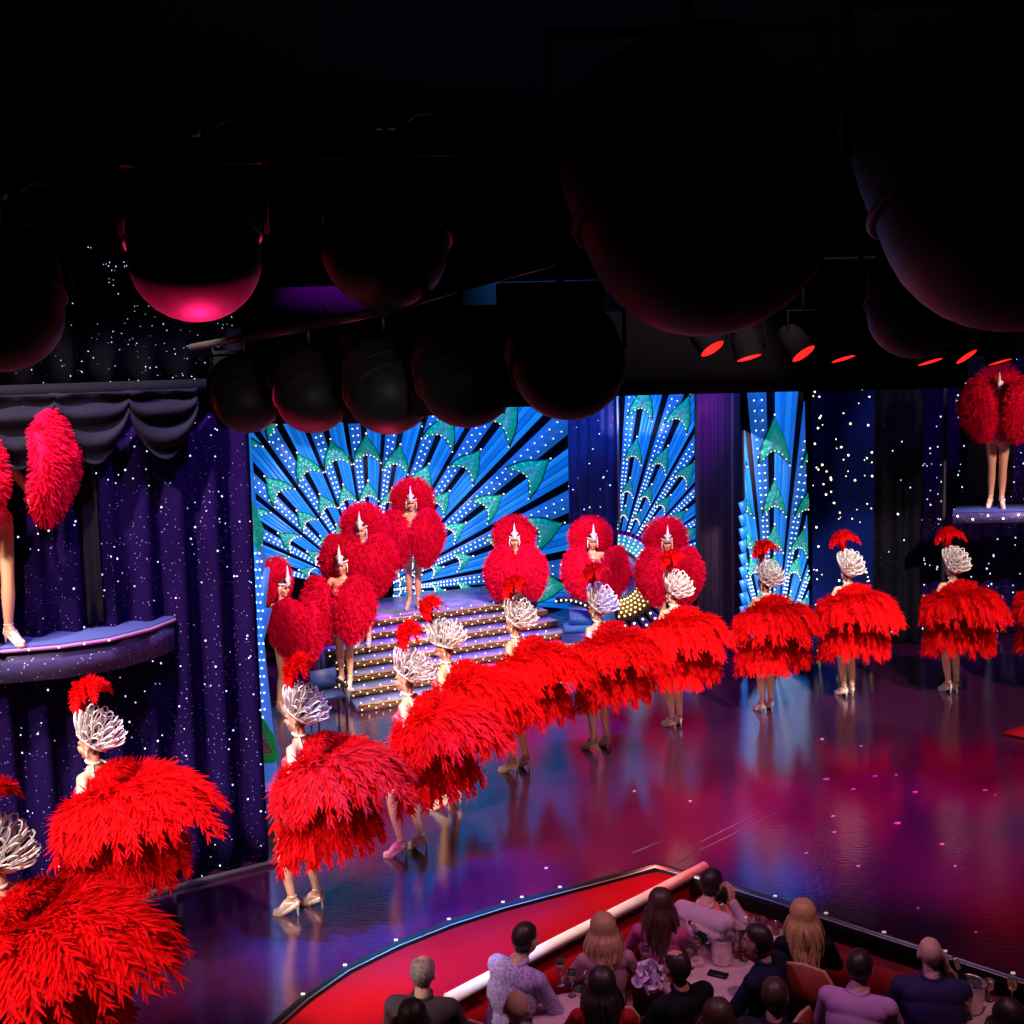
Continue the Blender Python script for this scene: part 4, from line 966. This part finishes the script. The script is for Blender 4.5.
BL = [(193, 238, 5.6, 64, (.12, -.25, -.96), 'large round lamp at upper left with bright red lit bottom, above the smallest domed lamp'),
      (388, 228, 5.2, 62, (-.15, -.3, -.94), 'large round lamp with dim red bottom above the middle domed lamps'),
      (0, 294, 5.0, 60, (.1, -.35, -.93), 'large round lamp cut by the left picture edge'),
      (690, 178, 3.6, 122, (.35, -.3, -.88), 'largest round lamp with purple lit lower right edge, right of centre'),
      (915, 298, 5.2, 47, (-.05, -.4, -.9), 'round lamp with purple rim above the right red lenses'),
      (1000, 160, 4.0, 132, (.3, -.3, -.88), 'large round lamp cut by the right picture edge')]
for k, (x, y, d, rp, dv, lb) in enumerate(BL):
    dome_lamp(at_d(x, y, d), rp*d/FPX, dv, lb, 'large round lamps in the ceiling rig', plate=False)
mb = MB(); mb.tube([(-4, 5.3, 6.35), (4, 5.0, 6.35)], .03, 10); mb.tube([(-4, 5.3, 6.65), (4, 5.0, 6.65)], .03, 10)
for k in range(16): mb.tube([(-4+k*.5, 5.3-k*.019, 6.35+.3*(k % 2)), (-3.5+k*.5, 5.28-k*.019, 6.65-.3*(k % 2))], .015, 6)
tag(obj('hanging_truss', mb, M['metalblack'], None, True), 'dark lattice truss above the large barrel lamps', 'truss')

# ------------------------------------------------------------------ audience
def cloth(name, col, c2, scale=6, rough=.8): return noisy(mat(name, col, rough, spec=.15), col, c2, scale, 2 if scale > 20 else 4, (1, 1, 1), 'Base Color', .44 if scale > 20 else .35, .56 if scale > 20 else .65)
def long_hair(B, length, m, root, n=200, spread=2.3, wid=.016):
    mb = MB(); c, R = B.hc, B.hR; rg = random.Random(len(root.name)+int(length*100))
    for i in range(n):
        a = (rg.random()*2-1)*spread; h = rg.random(); L = length*(.75+.3*rg.random())*(1-.12*abs(a)/spread)
        pts = []
        for t in np.linspace(0, 1, 7):
            e = PI/2*(1-.04)-t*(PI/2+.15); k = 1.09+.05*h
            pts.append(c+R @ np.array((math.sin(a)*.083*k*math.cos(e), -.01-math.cos(a)*.10*k*math.cos(e), .015+.098*k*math.sin(e))))
        e = pts[-1]; o = e-c; o[2] = 0; o /= np.linalg.norm(o)+1e-9; w1, w2 = rg.gauss(0, .014), rg.gauss(0, .014)
        back = -R[:, 1]*.05
        for t in np.linspace(.12, 1, 8):
            pts.append(e+np.array((0, 0, -L*t))+o*(.012+.022*math.sin(t*2.4))+back*t+np.array((w1*math.sin(t*3), w2*math.sin(t*3+1), 0)))
        P = np.array(pts); w = wid*(1-.55*np.linspace(0, 1, len(P))**2)
        T = np.gradient(P, axis=0); O = np.array([ (lambda q: q/(np.linalg.norm(q)+1e-9))(np.array((p[0]-c[0], p[1]-c[1], .3*max(0, p[2]-c[2])))) for p in P])
        S = np.cross(T, O); S /= np.linalg.norm(S, axis=1)[:, None]+1e-9; k = len(P)
        V = np.concatenate([P-S*w[:, None], P+O*.006, P+S*w[:, None]])
        mb.add(V, [(j, j+1, k+j+1, k+j) for j in range(k-1)]+[(k+j, k+j+1, 2*k+j+1, 2*k+j) for j in range(k-1)])
    return obj('long_hair', mb, m, root, True)
M['hair_gold'] = noisy(mat('golden blonde hair', (.7, .42, .16), .4), (.42, .22, .09), (.95, .62, .25), 40, 3, (8, 8, 1))
SEATED = [
 # px, py, yaw, male, lean, headturn, kind of hair, hair mat, top cloth, sleeves(to elbow?), heavy, label, arm pose
 dict(p=(423, 972), yaw=-8, male=1, hair='balding', hm='hair_grey', top=((.06, .045, .06), (.075, .055, .072), 12), heavy=1.12, lab='person with thinning grey hair in a dark grey jacket, before the red ledge', skin='skin2'),
 dict(p=(413, 1024), yaw=-5, male=0, hair='short', hm='hair_dark', top=((.03, .02, .03), (.04, .03, .04), 6), lab='person with black hair at the bottom edge behind the grey jacket', dz=-.05),
 dict(p=(526, 938), yaw=-42, male=1, hair='short', hm='hair_dark', top=((.33, .28, .62), (.6, .5, .82), 55), heavy=1.1, lean=.14, lab='person with short dark hair in a patterned lavender shirt, leaning to the right', skin='skin2'),
 dict(p=(517, 1012), yaw=-10, male=1, hair=None, top=((.3, .2, .3), (.4, .3, .36), 6), lab='bald person at the bottom edge behind the lavender shirt', skin='skin2', dz=-.03),
 dict(p=(603, 928), yaw=6, male=0, hair='long', L=.22, hm='hair_blonde', top=((.42, .24, .28), (.5, .3, .34), 7), lab='person with long straight blonde hair in a dusty mauve top by the cream rail', lean=.06),
 dict(p=(602, 984), yaw=-6, male=0, hair='long', L=.28, hm='hair_dark', top=((.42, .01, .015), (.5, .02, .02), 5), lab='person with long black hair in a red top at the bottom edge'),
 dict(p=(661, 903), yaw=-14, male=0, hair='long', L=.38, hm='hair_brown', top=((.5, .08, .26), (.6, .14, .34), 6), lab='person with very long dark brown hair in a magenta blouse', lean=.05),
 dict(p=(712, 879), yaw=-38, male=1, hair='short', hm='hair_dark', top=((.7, .5, .6), (.8, .58, .7), 5), heavy=1.12, lean=.22, cheek='r', lab='person in a pale pink shirt leaning forward, cheek propped on one hand', skin='skin2', dz=.03),
 dict(p=(676, 966), yaw=32, male=1, hair='balding', hm='hair_dark', top=((.008, .007, .01), (.012, .01, .014), 6), heavy=1.08, lab='person with receding dark hair in a black jacket beside the white flowers', skin='skin'),
 dict(p=(757, 940), yaw=52, male=1, hair='short', hm='hair_dark', top=((.012, .012, .04), (.018, .018, .055), 6), heavy=1.08, lab='person in profile with dark hair and a navy jumper, right of the ice buckets', skin='skin'),
 dict(p=(803, 914), yaw=-5, male=0, hair='long', L=.34, hm='hair_gold', top=((.01, .009, .012), (.014, .012, .016), 6), lab='person with long layered blonde hair in a black jacket'),
 dict(p=(775, 995), yaw=-16, male=1, hair='short', hm='hair_brown', top=((.02, .015, .03), (.03, .02, .04), 6), lab='person with short brown hair at the bottom edge behind the navy jumper', skin='skin'),
 dict(p=(860, 966), yaw=-26, male=1, hair='short', hm='hair_dark', top=((.55, .26, .55), (.65, .34, .65), 5), heavy=1.08, lean=.08, lab='person with dark hair in a lilac shirt beside the orange chair', skin='skin2'),
 dict(p=(930, 953), yaw=-10, male=1, hair=None, top=((.03, .02, .10), (.045, .03, .13), 6), heavy=1.12, cheek='r', short=1, lab='bald person in a navy T-shirt with one hand at the face', skin='skin2'),
 dict(p=(1008, 1016), yaw=10, male=0, hair='short', hm='hair_dark', top=((.02, .012, .02), (.03, .02, .03), 6), lab='person with glossy dark hair in the bottom right corner'),
 dict(p=(718, 1022), yaw=4, male=0, hair='short', hm='hair_brown', top=((.02, .015, .02), (.03, .02, .03), 6), lab='person with dark brown hair at the bottom edge below the black phone', dz=-.04),
]
chair_m = noisy(mat('orange red chair back', (.3, .03, .015), .6), (.26, .025, .012), (.36, .04, .02), 6); wood = noisy(mat('pale wood edge', (.7, .38, .2), .4), (.6, .3, .15), (.8, .46, .26), 12)
def make_chair():
    r = empty('banquet_chair', (0, 0, 0), cat='chair', group='banquet chairs of the audience')
    mb = MB(); mb.box((0, 0, .375), (.38, .38, .05)); obj('seat', mb, chair_m, r)
    mb = MB(); out = [(-.2, .50), (.2, .50), (.21, .78), (.15, .86), (0, .88), (-.15, .86), (-.21, .78)]
    mb.prism([(x, -.245, z) for x, z in out], (0, .035, 0)); obj('backrest', mb, chair_m, r)
    mb = MB(); mb.tube([(x, -.228, z) for x, z in [out[0]]+out[:0:-1]+[out[1]]][1:], .016, 6); obj('back_frame', mb, wood, r)
    for sx in (-1, 1):
        for sy in (-1, 1): mb = MB(); mb.tube([(sx*.19, sy*.18-.02*(sy < 0), 0), (sx*.185, sy*.175, .40), (sx*.185, sy*.175-.05*(sy < 0), .40 if sy > 0 else .55)], .014, 6); obj('leg', mb, wood, r)
    return r
CH = make_chair(); chfirst = True
OBS = []
for i, d in enumerate(SEATED):
    male = bool(d['male']); yaw = math.radians(d['yaw']); ln = d.get('lean', .03); hz = 1.215 if male else 1.175
    hy = .05+ln*1.35; w = .195 if male else .165
    J = dict(pelvis=(0, -.02, .53), neck=(0, ln, 1.06 if male else 1.03), head=(0, hy, hz), shl=(-w, ln*.95, .995 if male else .97), shr=(w, ln*.95, .995 if male else .97),
             ell=(-.27, .14+ln*.8, .74), elr=(.27, .14+ln*.8, .74), wrl=(-.13, .36+ln*.5, .66), wrr=(.13, .36+ln*.5, .66), hipl=(-.09, .02, .50), hipr=(.09, .02, .50),
             knl=(-.13, .43, .50), knr=(.13, .43, .50), anl=(-.13, .40, .10), anr=(.13, .40, .10), toel=(-.135, .53, .035), toer=(.135, .53, .035))
    hands = None
    if d.get('cheek'):
        J['elr'] = (.30, .34+ln*.6, .78); J['wrr'] = (.135, hy+.075, hz-.155)
        hands = {'r': ((-.15, .05, .9), (-1, .1, 0), .5)}
    if d['p'] == (757, 940): J['wrl'] = (-.1, .34, .70)
    J['hR'] = frame((0, 1, -.08+.05*(i % 3)))
    B = build_body('seated_body', J, male, d.get('heavy', 1.0), .0095, hands)
    hp = at_z(*d['p'], FLOORZ+hz+d.get('dz', 0)); off = Matrix.Rotation(yaw, 3, 'Z') @ Vector(B.hc); off.z = 0
    root = link('person', B.me, M[d.get('skin', 'skin2')])
    root.location = (hp.x-off.x, hp.y-off.y, FLOORZ); root.rotation_euler = (0, 0, yaw)
    tag(root, d['lab'], 'person'); face_parts(root, B)
    t, V = B.tags, B.V; c1, c2, sc = d['top']
    sleeve = ['uparm_l', 'uparm_r'] if d.get('short') else ['uparm_l', 'uparm_r', 'forearm_l', 'forearm_r']
    mk = (np.isin(t, ['torso']+sleeve)) | ((t == 'pelvis') & (V[:, 2] > .50)) | ((t == 'neck') & (V[:, 2] < J['neck'][2]+.02))
    tm = cloth('cloth of %s' % d['lab'][:18], c1, c2, sc)
    link('jacket' if 'jacket' in d['lab'] else 'shirt', B.garment(mk, .014, 'top'), tm, root)
    link('trousers', B.garment(np.isin(t, ['pelvis', 'thigh_l', 'thigh_r', 'shin_l', 'shin_r']) & (V[:, 2] < .62), .009, 'trousers'), bpy.data.materials.get('dark trousers') or cloth('dark trousers', (.02, .018, .025), (.03, .026, .035)), root)
    for s in 'lr': link('shoe', B.garment(t == 'foot_'+s, .007, 'shoe'), M['black'], root)
    nk = np.array(J['neck']); col = MB().tube([(.064*math.cos(q), nk[1]+.005+.062*math.sin(q), nk[2]+.025+.014*math.sin(q)) for q in np.linspace(0, 2*PI, 21)[:-1]], .016, 6, closed=True)
    if male: obj('collar', col, tm, root, True)
    if d['hair']:
        hm = M[d['hm']]; link('hair', B.garment(hair_mask(B, d['hair']), .013 if d['hair'] != 'long' else .018, 'hair'), hm, root)
        if d['hair'] == 'long': long_hair(B, d['L'], hm, root, spread=2.0)
        elif not male: long_hair(B, .10, hm, root, 120, 2.0)
    if d.get('cheek') and d.get('short'):
        pass
    c = CH if chfirst else copy_tree(CH); chfirst = False
    q = Matrix.Rotation(yaw, 3, 'Z') @ Vector((0, -.03, 0)); c.location = (root.location.x+q.x, root.location.y+q.y, FLOORZ); c.rotation_euler = (0, 0, yaw)
    if abs(d['p'][0]-803) < 1:
        q = Matrix.Rotation(-.35, 3, 'Z') @ Vector((.05, -.02, 0)); c.rotation_euler = (0, 0, -.5); c.location = (root.location.x+q.x+.0, root.location.y+q.y, FLOORZ)
        c['label'] = 'orange red chair with pale wooden edge behind the long layered blonde hair'
        c.scale = (1, 1, 1.08)
    else: c['label'] = 'orange red chair under the ' + d['lab']; c.scale = (.86, .95, .88)
    c['label'] = ' '.join(c['label'].split()[:16])

# tables and what stands on them
ivory = noisy(mat('pinkish white tablecloth', (.7, .5, .5), .8), (.62, .42, .42), (.78, .58, .58), 4)
glass = mat('clear glass', (.95, .9, .9), .03, trans=.95, spec=.6); bucket_m = noisy(mat('brushed silver bucket', (.8, .72, .72), .25, .9), (.65, .58, .58), (.9, .84, .84), 14)
bottle_m = mat('dark green bottle glass', (.01, .03, .012), .1, spec=.7); foil = mat('pale gold foil', (.85, .7, .55), .35, .6); wine = mat('pale champagne', (.9, .55, .3), .1, trans=.6)
TZ = FLOORZ+.75
def table(x, y, rad, label):
    p = at_z(x, y, TZ); p.z = FLOORZ; r = empty('round_table', p, label=label, cat='table', group='audience tables')
    mb = MB(); mb.lathe([(.001, .735), (rad-.02, .735), (rad-.02, .71), (.001, .71)], 32); obj('tabletop', mb, wood, r)
    mb = MB(); V = []; n = 64; prof = [(0.001, .75), (rad, .75), (rad+.01, .735), (rad+.015, .69), (rad+.02, .64)]; F = []
    for j, (q, z) in enumerate(prof):
        for k in range(n): a = 2*PI*k/n; w = q*(1+.06*math.sin(a*11)*(.735-z)/.3 if z < .73 else 1); V.append((w*math.cos(a), w*math.sin(a), z))
    for j in range(len(prof)-1):
        for k in range(n): F.append((j*n+k, j*n+(k+1) % n, (j+1)*n+(k+1) % n, (j+1)*n+k))
    mb.add(V, F); obj('tablecloth', mb, ivory, r, True)
    mb = MB(); mb.tube([(0, 0, .02), (0, 0, .71)], .035, 10); obj('pedestal', mb, M['black'], r)
    mb = MB(); mb.lathe([(.001, 0), (.22, 0), (.22, .02), (.04, .04), (.001, .04)], 24); obj('base', mb, M['black'], r)
    return r
table(714, 978, .40, 'round table with pinkish white cloth carrying the two ice buckets')
table(575, 1016, .30, 'round table with pinkish white cloth left of the black hair and red top')
table(972, 1024, .38, 'round table with pinkish white cloth in front of the bald person in navy')
table(768, 936, .17, 'small round table with red lit glasses behind the profile in the navy jumper')
gl = MB(); gl.lathe([(.001, 0), (.032, 0), (.032, .004), (.006, .010), (.004, .085), (.012, .10), (.028, .125), (.034, .16), (.030, .20), (.0285, .20), (.032, .16), (.026, .127), (.001, .105)], 20)
GM = gl.mesh('wine_glass'); GM.materials.append(glass)
wn = MB(); wn.lathe([(.001, .107), (.024, .128), (.030, .15), (.001, .15)], 16); WM = wn.mesh('wine'); WM.materials.append(wine)
redglow = mat('red candle light', (.8, .2, .1), .4, emit=(1, .12, .06), es=1.6)
def wglass(x, y, label, fill=True, grp='wine glasses on the tables'):
    r = empty('wine_glass', at_z(x, y, TZ+.002), label=label, cat='glass', group=grp); link('bowl', GM, None, r)
    if fill: link('wine', WM, None, r)
for x, y, l in ((561, 985, 'wine glass at the left, on the left round table'), (572, 996, 'wine glass on the left round table nearer the black hair'), (646, 972, 'wine glass just above the white flowers'),
                (622, 978, 'wine glass behind the black hair and red top'), (697, 960, 'pink lit wine glass left of the ice buckets'), (690, 968, 'pink lit wine glass nearer the black jacket'), (705, 952, 'wine glass against the pale pink shirt'),
                (744, 960, 'wine glass right of the ice buckets'), (922, 1020, 'leftmost wine glass on the right table'), (940, 1018, 'second wine glass from the left on the right table'), (951, 1022, 'third wine glass from the left on the right table'),
                (968, 1018, 'wine glass right of the ice bucket on the right table')): wglass(x, y, l)
for x, y, l in ((754, 930, 'left tumbler of the red lit glasses'), (763, 930, 'middle tumbler of the red lit glasses'), (776, 934, 'right tumbler of the red lit glasses')):
    r = empty('tumbler', at_z(x, y, TZ+.002), label=l, cat='glass', group='red lit tumblers')
    mb = MB(); mb.lathe([(.001, 0), (.03, 0), (.036, .10), (.034, .10), (.028, .006), (.001, .006)], 20); obj('cup', mb, glass, r, True)
    mb = MB(); mb.lathe([(.001, .012), (.020, .012), (.020, .035), (.001, .04)], 14); obj('candle', mb, redglow, r, True)
for x, y, l in ((989, 1000, 'candle glass with orange glow left of the dark hair corner'), (1012, 1000, 'candle glass with orange glow at the right picture edge')):
    r = empty('candle_glass', at_z(x, y, TZ+.002), label=l, cat='candle', group='candle glasses')
    mb = MB(); mb.lathe([(.001, 0), (.035, 0), (.035, .006), (.008, .012), (.006, .07), (.03, .09), (.036, .15), (.034, .15), (.028, .095), (.001, .08)], 20); obj('cup', mb, glass, r, True)
    mb = MB(); mb.lathe([(.001, .092), (.024, .094), (.026, .115), (.001, .118)], 14); obj('candle', mb, mat('orange candle', (.9, .4, .1), .4, emit=(1, .32, .1), es=2) if 'orange candle' not in bpy.data.materials else bpy.data.materials['orange candle'], r, True)
def bucket(x, y, label, blabel, tilt):
    p = at_z(x, y, TZ+.002); r = empty('ice_bucket', p, label=label, cat='ice bucket', group='ice buckets with bottles')
    mb = MB(); mb.lathe([(.001, 0), (.075, 0), (.08, .01), (.085, .03), (.105, .20), (.112, .205), (.112, .212), (.101, .212), (.098, .2), (.08, .03), (.001, .02)], 32); obj('body', mb, bucket_m, r, True)
    for sx in (-1, 1): mb = MB(); mb.tube([(sx*(.103+.022*math.sin(t)), .0+.022*math.cos(t), .165) for t in np.linspace(0, 2*PI, 13)[:-1]], .005, 6, closed=True); mb.ball((sx*.102, 0, .178), (.012, .018, .012), None, 8, 6); obj('handle', mb, bucket_m, r, True)
    mb = MB(); mb.lathe([(.001, .15), (.094, .15)], 24); rg = random.Random(3)
    for _ in range(26): a, q = rg.random()*6.28, .075*rg.random()**.5; mb.box((q*math.cos(a), q*math.sin(a), .16), (.03, .03, .025), np.array(Matrix.Rotation(rg.random()*3, 3, (rg.random(), rg.random(), 1))))
    tag(obj('ice', mb, glass, r), kind='stuff')
    b = empty('champagne_bottle', p+Vector((tilt*.03, .0, .06)), label=blabel, cat='bottle', group='bottles in ice buckets'); b.rotation_euler = (-.25, tilt, 0)
    mb = MB(); mb.lathe([(.001, 0), (.040, 0), (.042, .02), (.042, .14), (.036, .18), (.018, .22), (.0155, .25)], 20); obj('body', mb, bottle_m, b, True)
    mb = MB(); mb.lathe([(.0165, .215), (.0175, .25), (.0165, .29), (.02, .295), (.02, .31), (.001, .315)], 16); obj('foil', mb, foil, b, True)
    mb = MB(); mb.lathe([(.001, .316), (.017, .314), (.018, .325), (.001, .335)], 14); obj('cap', mb, M['black'], b, True)
bucket(722, 962, 'silver ice bucket in front, with ring handles and a bottle', 'champagne bottle leaning left in the front ice bucket', -.75)
bucket(741, 948, 'silver ice bucket behind the front bucket, against the pink shirt', 'champagne bottle leaning left in the rear ice bucket', -.45)
bucket(970, 1010, 'silver ice bucket on the right table', 'dark champagne bottle in the ice bucket of the right table', -.25)
# white flower arrangement
fp = at_z(650, 990, TZ+.002); r = empty('flower_bowl', fp, label='low bowl of lilac white crumpled flowers beside the receding dark hair', cat='flowers')
mb = MB(); mb.lathe([(.001, 0), (.06, 0), (.09, .06), (.085, .06), (.001, .02)], 20); obj('bowl', mb, glass, r, True)
mb = MB(); rg = random.Random(5); petal = noisy(mat('lilac white petals', (.8, .65, .85), .7), (.65, .48, .75), (.9, .78, .92), 20)
for k in range(70):
    a, e = rg.random()*6.28, rg.random()*1.5; q = .13*(.55+.45*rg.random()); c = Vector((q*math.cos(a)*math.cos(e), q*math.sin(a)*math.cos(e), .07+.11*math.sin(e)))
    n = Vector((rg.gauss(0, 1), rg.gauss(0, 1), rg.gauss(.5, 1))).normalized(); R3 = Vector((0, 0, 1)).rotation_difference(n).to_matrix(); w_ = .032+.02*rg.random(); V = [c+R3 @ Vector((w_*math.cos(t)*(1+.2*math.sin(3*t)), w_*math.sin(t), .012*math.sin(2*t))) for t in np.linspace(0, 2*PI, 11)[:-1]]
    mb.add([c+R3 @ Vector((0, 0, -.012))]+V, [(0, j+1, (j+1) % 10+1) for j in range(10)])
tag(obj('petals', mb, petal, r, True), kind='stuff')
p = at_z(718, 974, TZ+.012); mb = MB(); mb.box((0, 0, 0), (.075, .15, .009)); o = obj('phone', mb, M['black']); o.location = p; o.rotation_euler = (0, 0, 1.1); tag(o, 'black phone lying on the cloth of the ice bucket table', 'phone')

# ------------------------------------------------------------------ light
def spot(name, p, target, W, col, deg, blend=.3, size=.15):
    d = bpy.data.lights.new(name, 'SPOT'); d.energy = W; d.color = col; d.spot_size = math.radians(deg); d.spot_blend = blend; d.shadow_soft_size = size
    o = bpy.data.objects.new(name, d); COL.objects.link(o); o.location = p
    o.rotation_euler = (Vector(target)-Vector(p)).to_track_quat('-Z', 'Y').to_euler(); return o
KEY = (1, .80, .72)
spot('key_spot', (-4.2, 6.0, 8.4), (-1.7, 10.6, 1.0), 4600, KEY, 40)
spot('key_spot', (1.5, 7.6, 8.4), (.5, 12.6, 1.0), 5600, KEY, 38)
spot('key_spot', (4.4, 6.5, 8.3), (3.2, 14.6, .9), 7600, KEY, 25)
spot('key_spot', (7.4, 6.5, 8.3), (6.2, 15.2, .9), 8000, KEY, 25)
spot('left_spot', (-6.5, 3.0, 7.8), (-3.3, 8.4, 1.0), 3000, KEY, 34)
spot('left_spot', (-3.6, 1.0, 7.9), (-3.2, 7.2, 1.0), 3800, KEY, 26)
spot('stair_spot', (1.5, 9.5, 8.4), (-1.4, 17.0, 1.6), 8500, (1, .66, .68), 34)
spot('stair_spot', (3.0, 10.0, 8.4), (1.6, 18.5, 1.4), 7000, (1, .66, .68), 30)
spot('left_platform_spot', (-6.8, 4.5, 8.0), (-4.0, 9.4, 3.6), 2000, KEY, 26)
spot('left_platform_spot', (-3.2, 2.0, 7.6), (-4.2, 9.4, 3.8), 2600, KEY, 15)
spot('right_platform_spot', (8.7, 12.4, 5.3), (7.2, 16.5, 3.4), 900, (1, .68, .6), 34)
for x, y, z in ((-2.6, 17.6, 7.6), (-.8, 18.8, 7.6), (2.4, 19.2, 7.6)):
    spot('magenta_back_spot', (x, y, z), (x*.95, y-1.8, 1.8), 2400, (.5, .01, 1), 42)
for px, py, c, W, dg in ((540, 800, (1, .02, .25), 700, 13), (690, 795, (1, .01, .2), 800, 16), (790, 820, (1, .02, .25), 1100, 18), (960, 775, (1, .02, .35), 1300, 20), (360, 850, (1, .03, .5), 800, 13), (1010, 880, (1, .01, .03), 900, 16), (640, 850, (1, .01, .06), 500, 16), (335, 935, (.0, .4, 1), 1500, 12), (480, 885, (.0, .2, 1), 1200, 13), (575, 735, (.02, .15, 1), 900, 12), (450, 950, (.0, .2, 1), 900, 10), (780, 880, (.05, .2, 1), 900, 7), (880, 830, (.7, .02, .8), 1200, 26)):
    t = at_z(px, py, 0); spot('floor_wash', (t.x+(.2 if c[0] > .5 else 1.6), t.y-1.2, 8.5), t, W*(5.5 if c[0] > .5 else 17), c, dg, .8)
spot('ledge_spot', (1.0, 6.5, 8.4), (-.3, 9.6, 0), 230, (1, .2, .4), 34, .6)
spot('audience_spot', (3.2, 6.0, 8.4), (1.8, 8.5, .2), 620, (1, .45, .6), 50, .6)
spot('audience_lilac_spot', (-2.5, 7.0, 8.4), (1.8, 8.6, .2), 600, (.85, .42, 1), 28, .6)
for a, b in (((-5.4, 8.2, 6.5), (-3.4, 10.0, 1.2)), ((-1.6, 8.4, 7.0), (-3.2, 10.2, 1.8))): spot('curtain_spot', a, b, 700, (.45, .25, 1), 60, .8)
spot('curtain_right_spot', (6.5, 14.5, 7.0), (7.5, 18.3, 1.6), 600, (.45, .3, 1), 60, .8)
spot('backdrop_blue_spot', (.5, 15.5, 7.5), (.3, 20.0, 3.2), 1500, (.05, .4, 1), 60, .8)
spot('wing_blue_spot', (3.0, 15.0, 7.5), (3.0, 19.5, 3.0), 700, (.05, .25, 1), 60, .8)
spot('rig_uplight', at_z(255, 985, .1), at_d(193, 292, 5.6), 9000, (1, .01, .12), 10, .4)  # added spots from below, imitating coloured stage bounce on the hanging lamps
spot('rig_uplight', at_z(400, 965, -.02), at_d(390, 280, 5.2), 500, (1, .03, .1), 14, .5)
spot('rig_uplight', at_z(1000, 985, -.3), at_d(790, 290, 3.8), 2200, (.7, .02, .6), 20, .6)
spot('rig_uplight', at_z(700, 900, -.3), at_d(905, 330, 5.2), 1200, (.7, .03, .5), 12, .6)
spot('rig_uplight', at_z(300, 1010, -.02), at_d(330, 390, 5.8), 260, (1, .03, .1), 26, .5)
spot('rig_worklight', (.1, 1.8, 4.45), at_d(310, 392, 6.3), 60, (1, .95, .95), 18, .7)  # unseen fill added near the camera for soft highlights on the domes
w = bpy.data.worlds.new('dark hall'); SC.world = w; w.use_nodes = True
w.node_tree.nodes['Background'].inputs['Color'].default_value = (.004, .004, .012, 1); w.node_tree.nodes['Background'].inputs['Strength'].default_value = .3
vs = SC.view_settings; SC.display_settings.display_device = 'sRGB'; vs.view_transform = 'Standard'; vs.look = 'None'; vs.exposure = 0; vs.gamma = 1; vs.use_curve_mapping = False
SC.cycles.max_bounces = 6; SC.cycles.diffuse_bounces = 3; SC.cycles.sample_clamp_indirect = 4
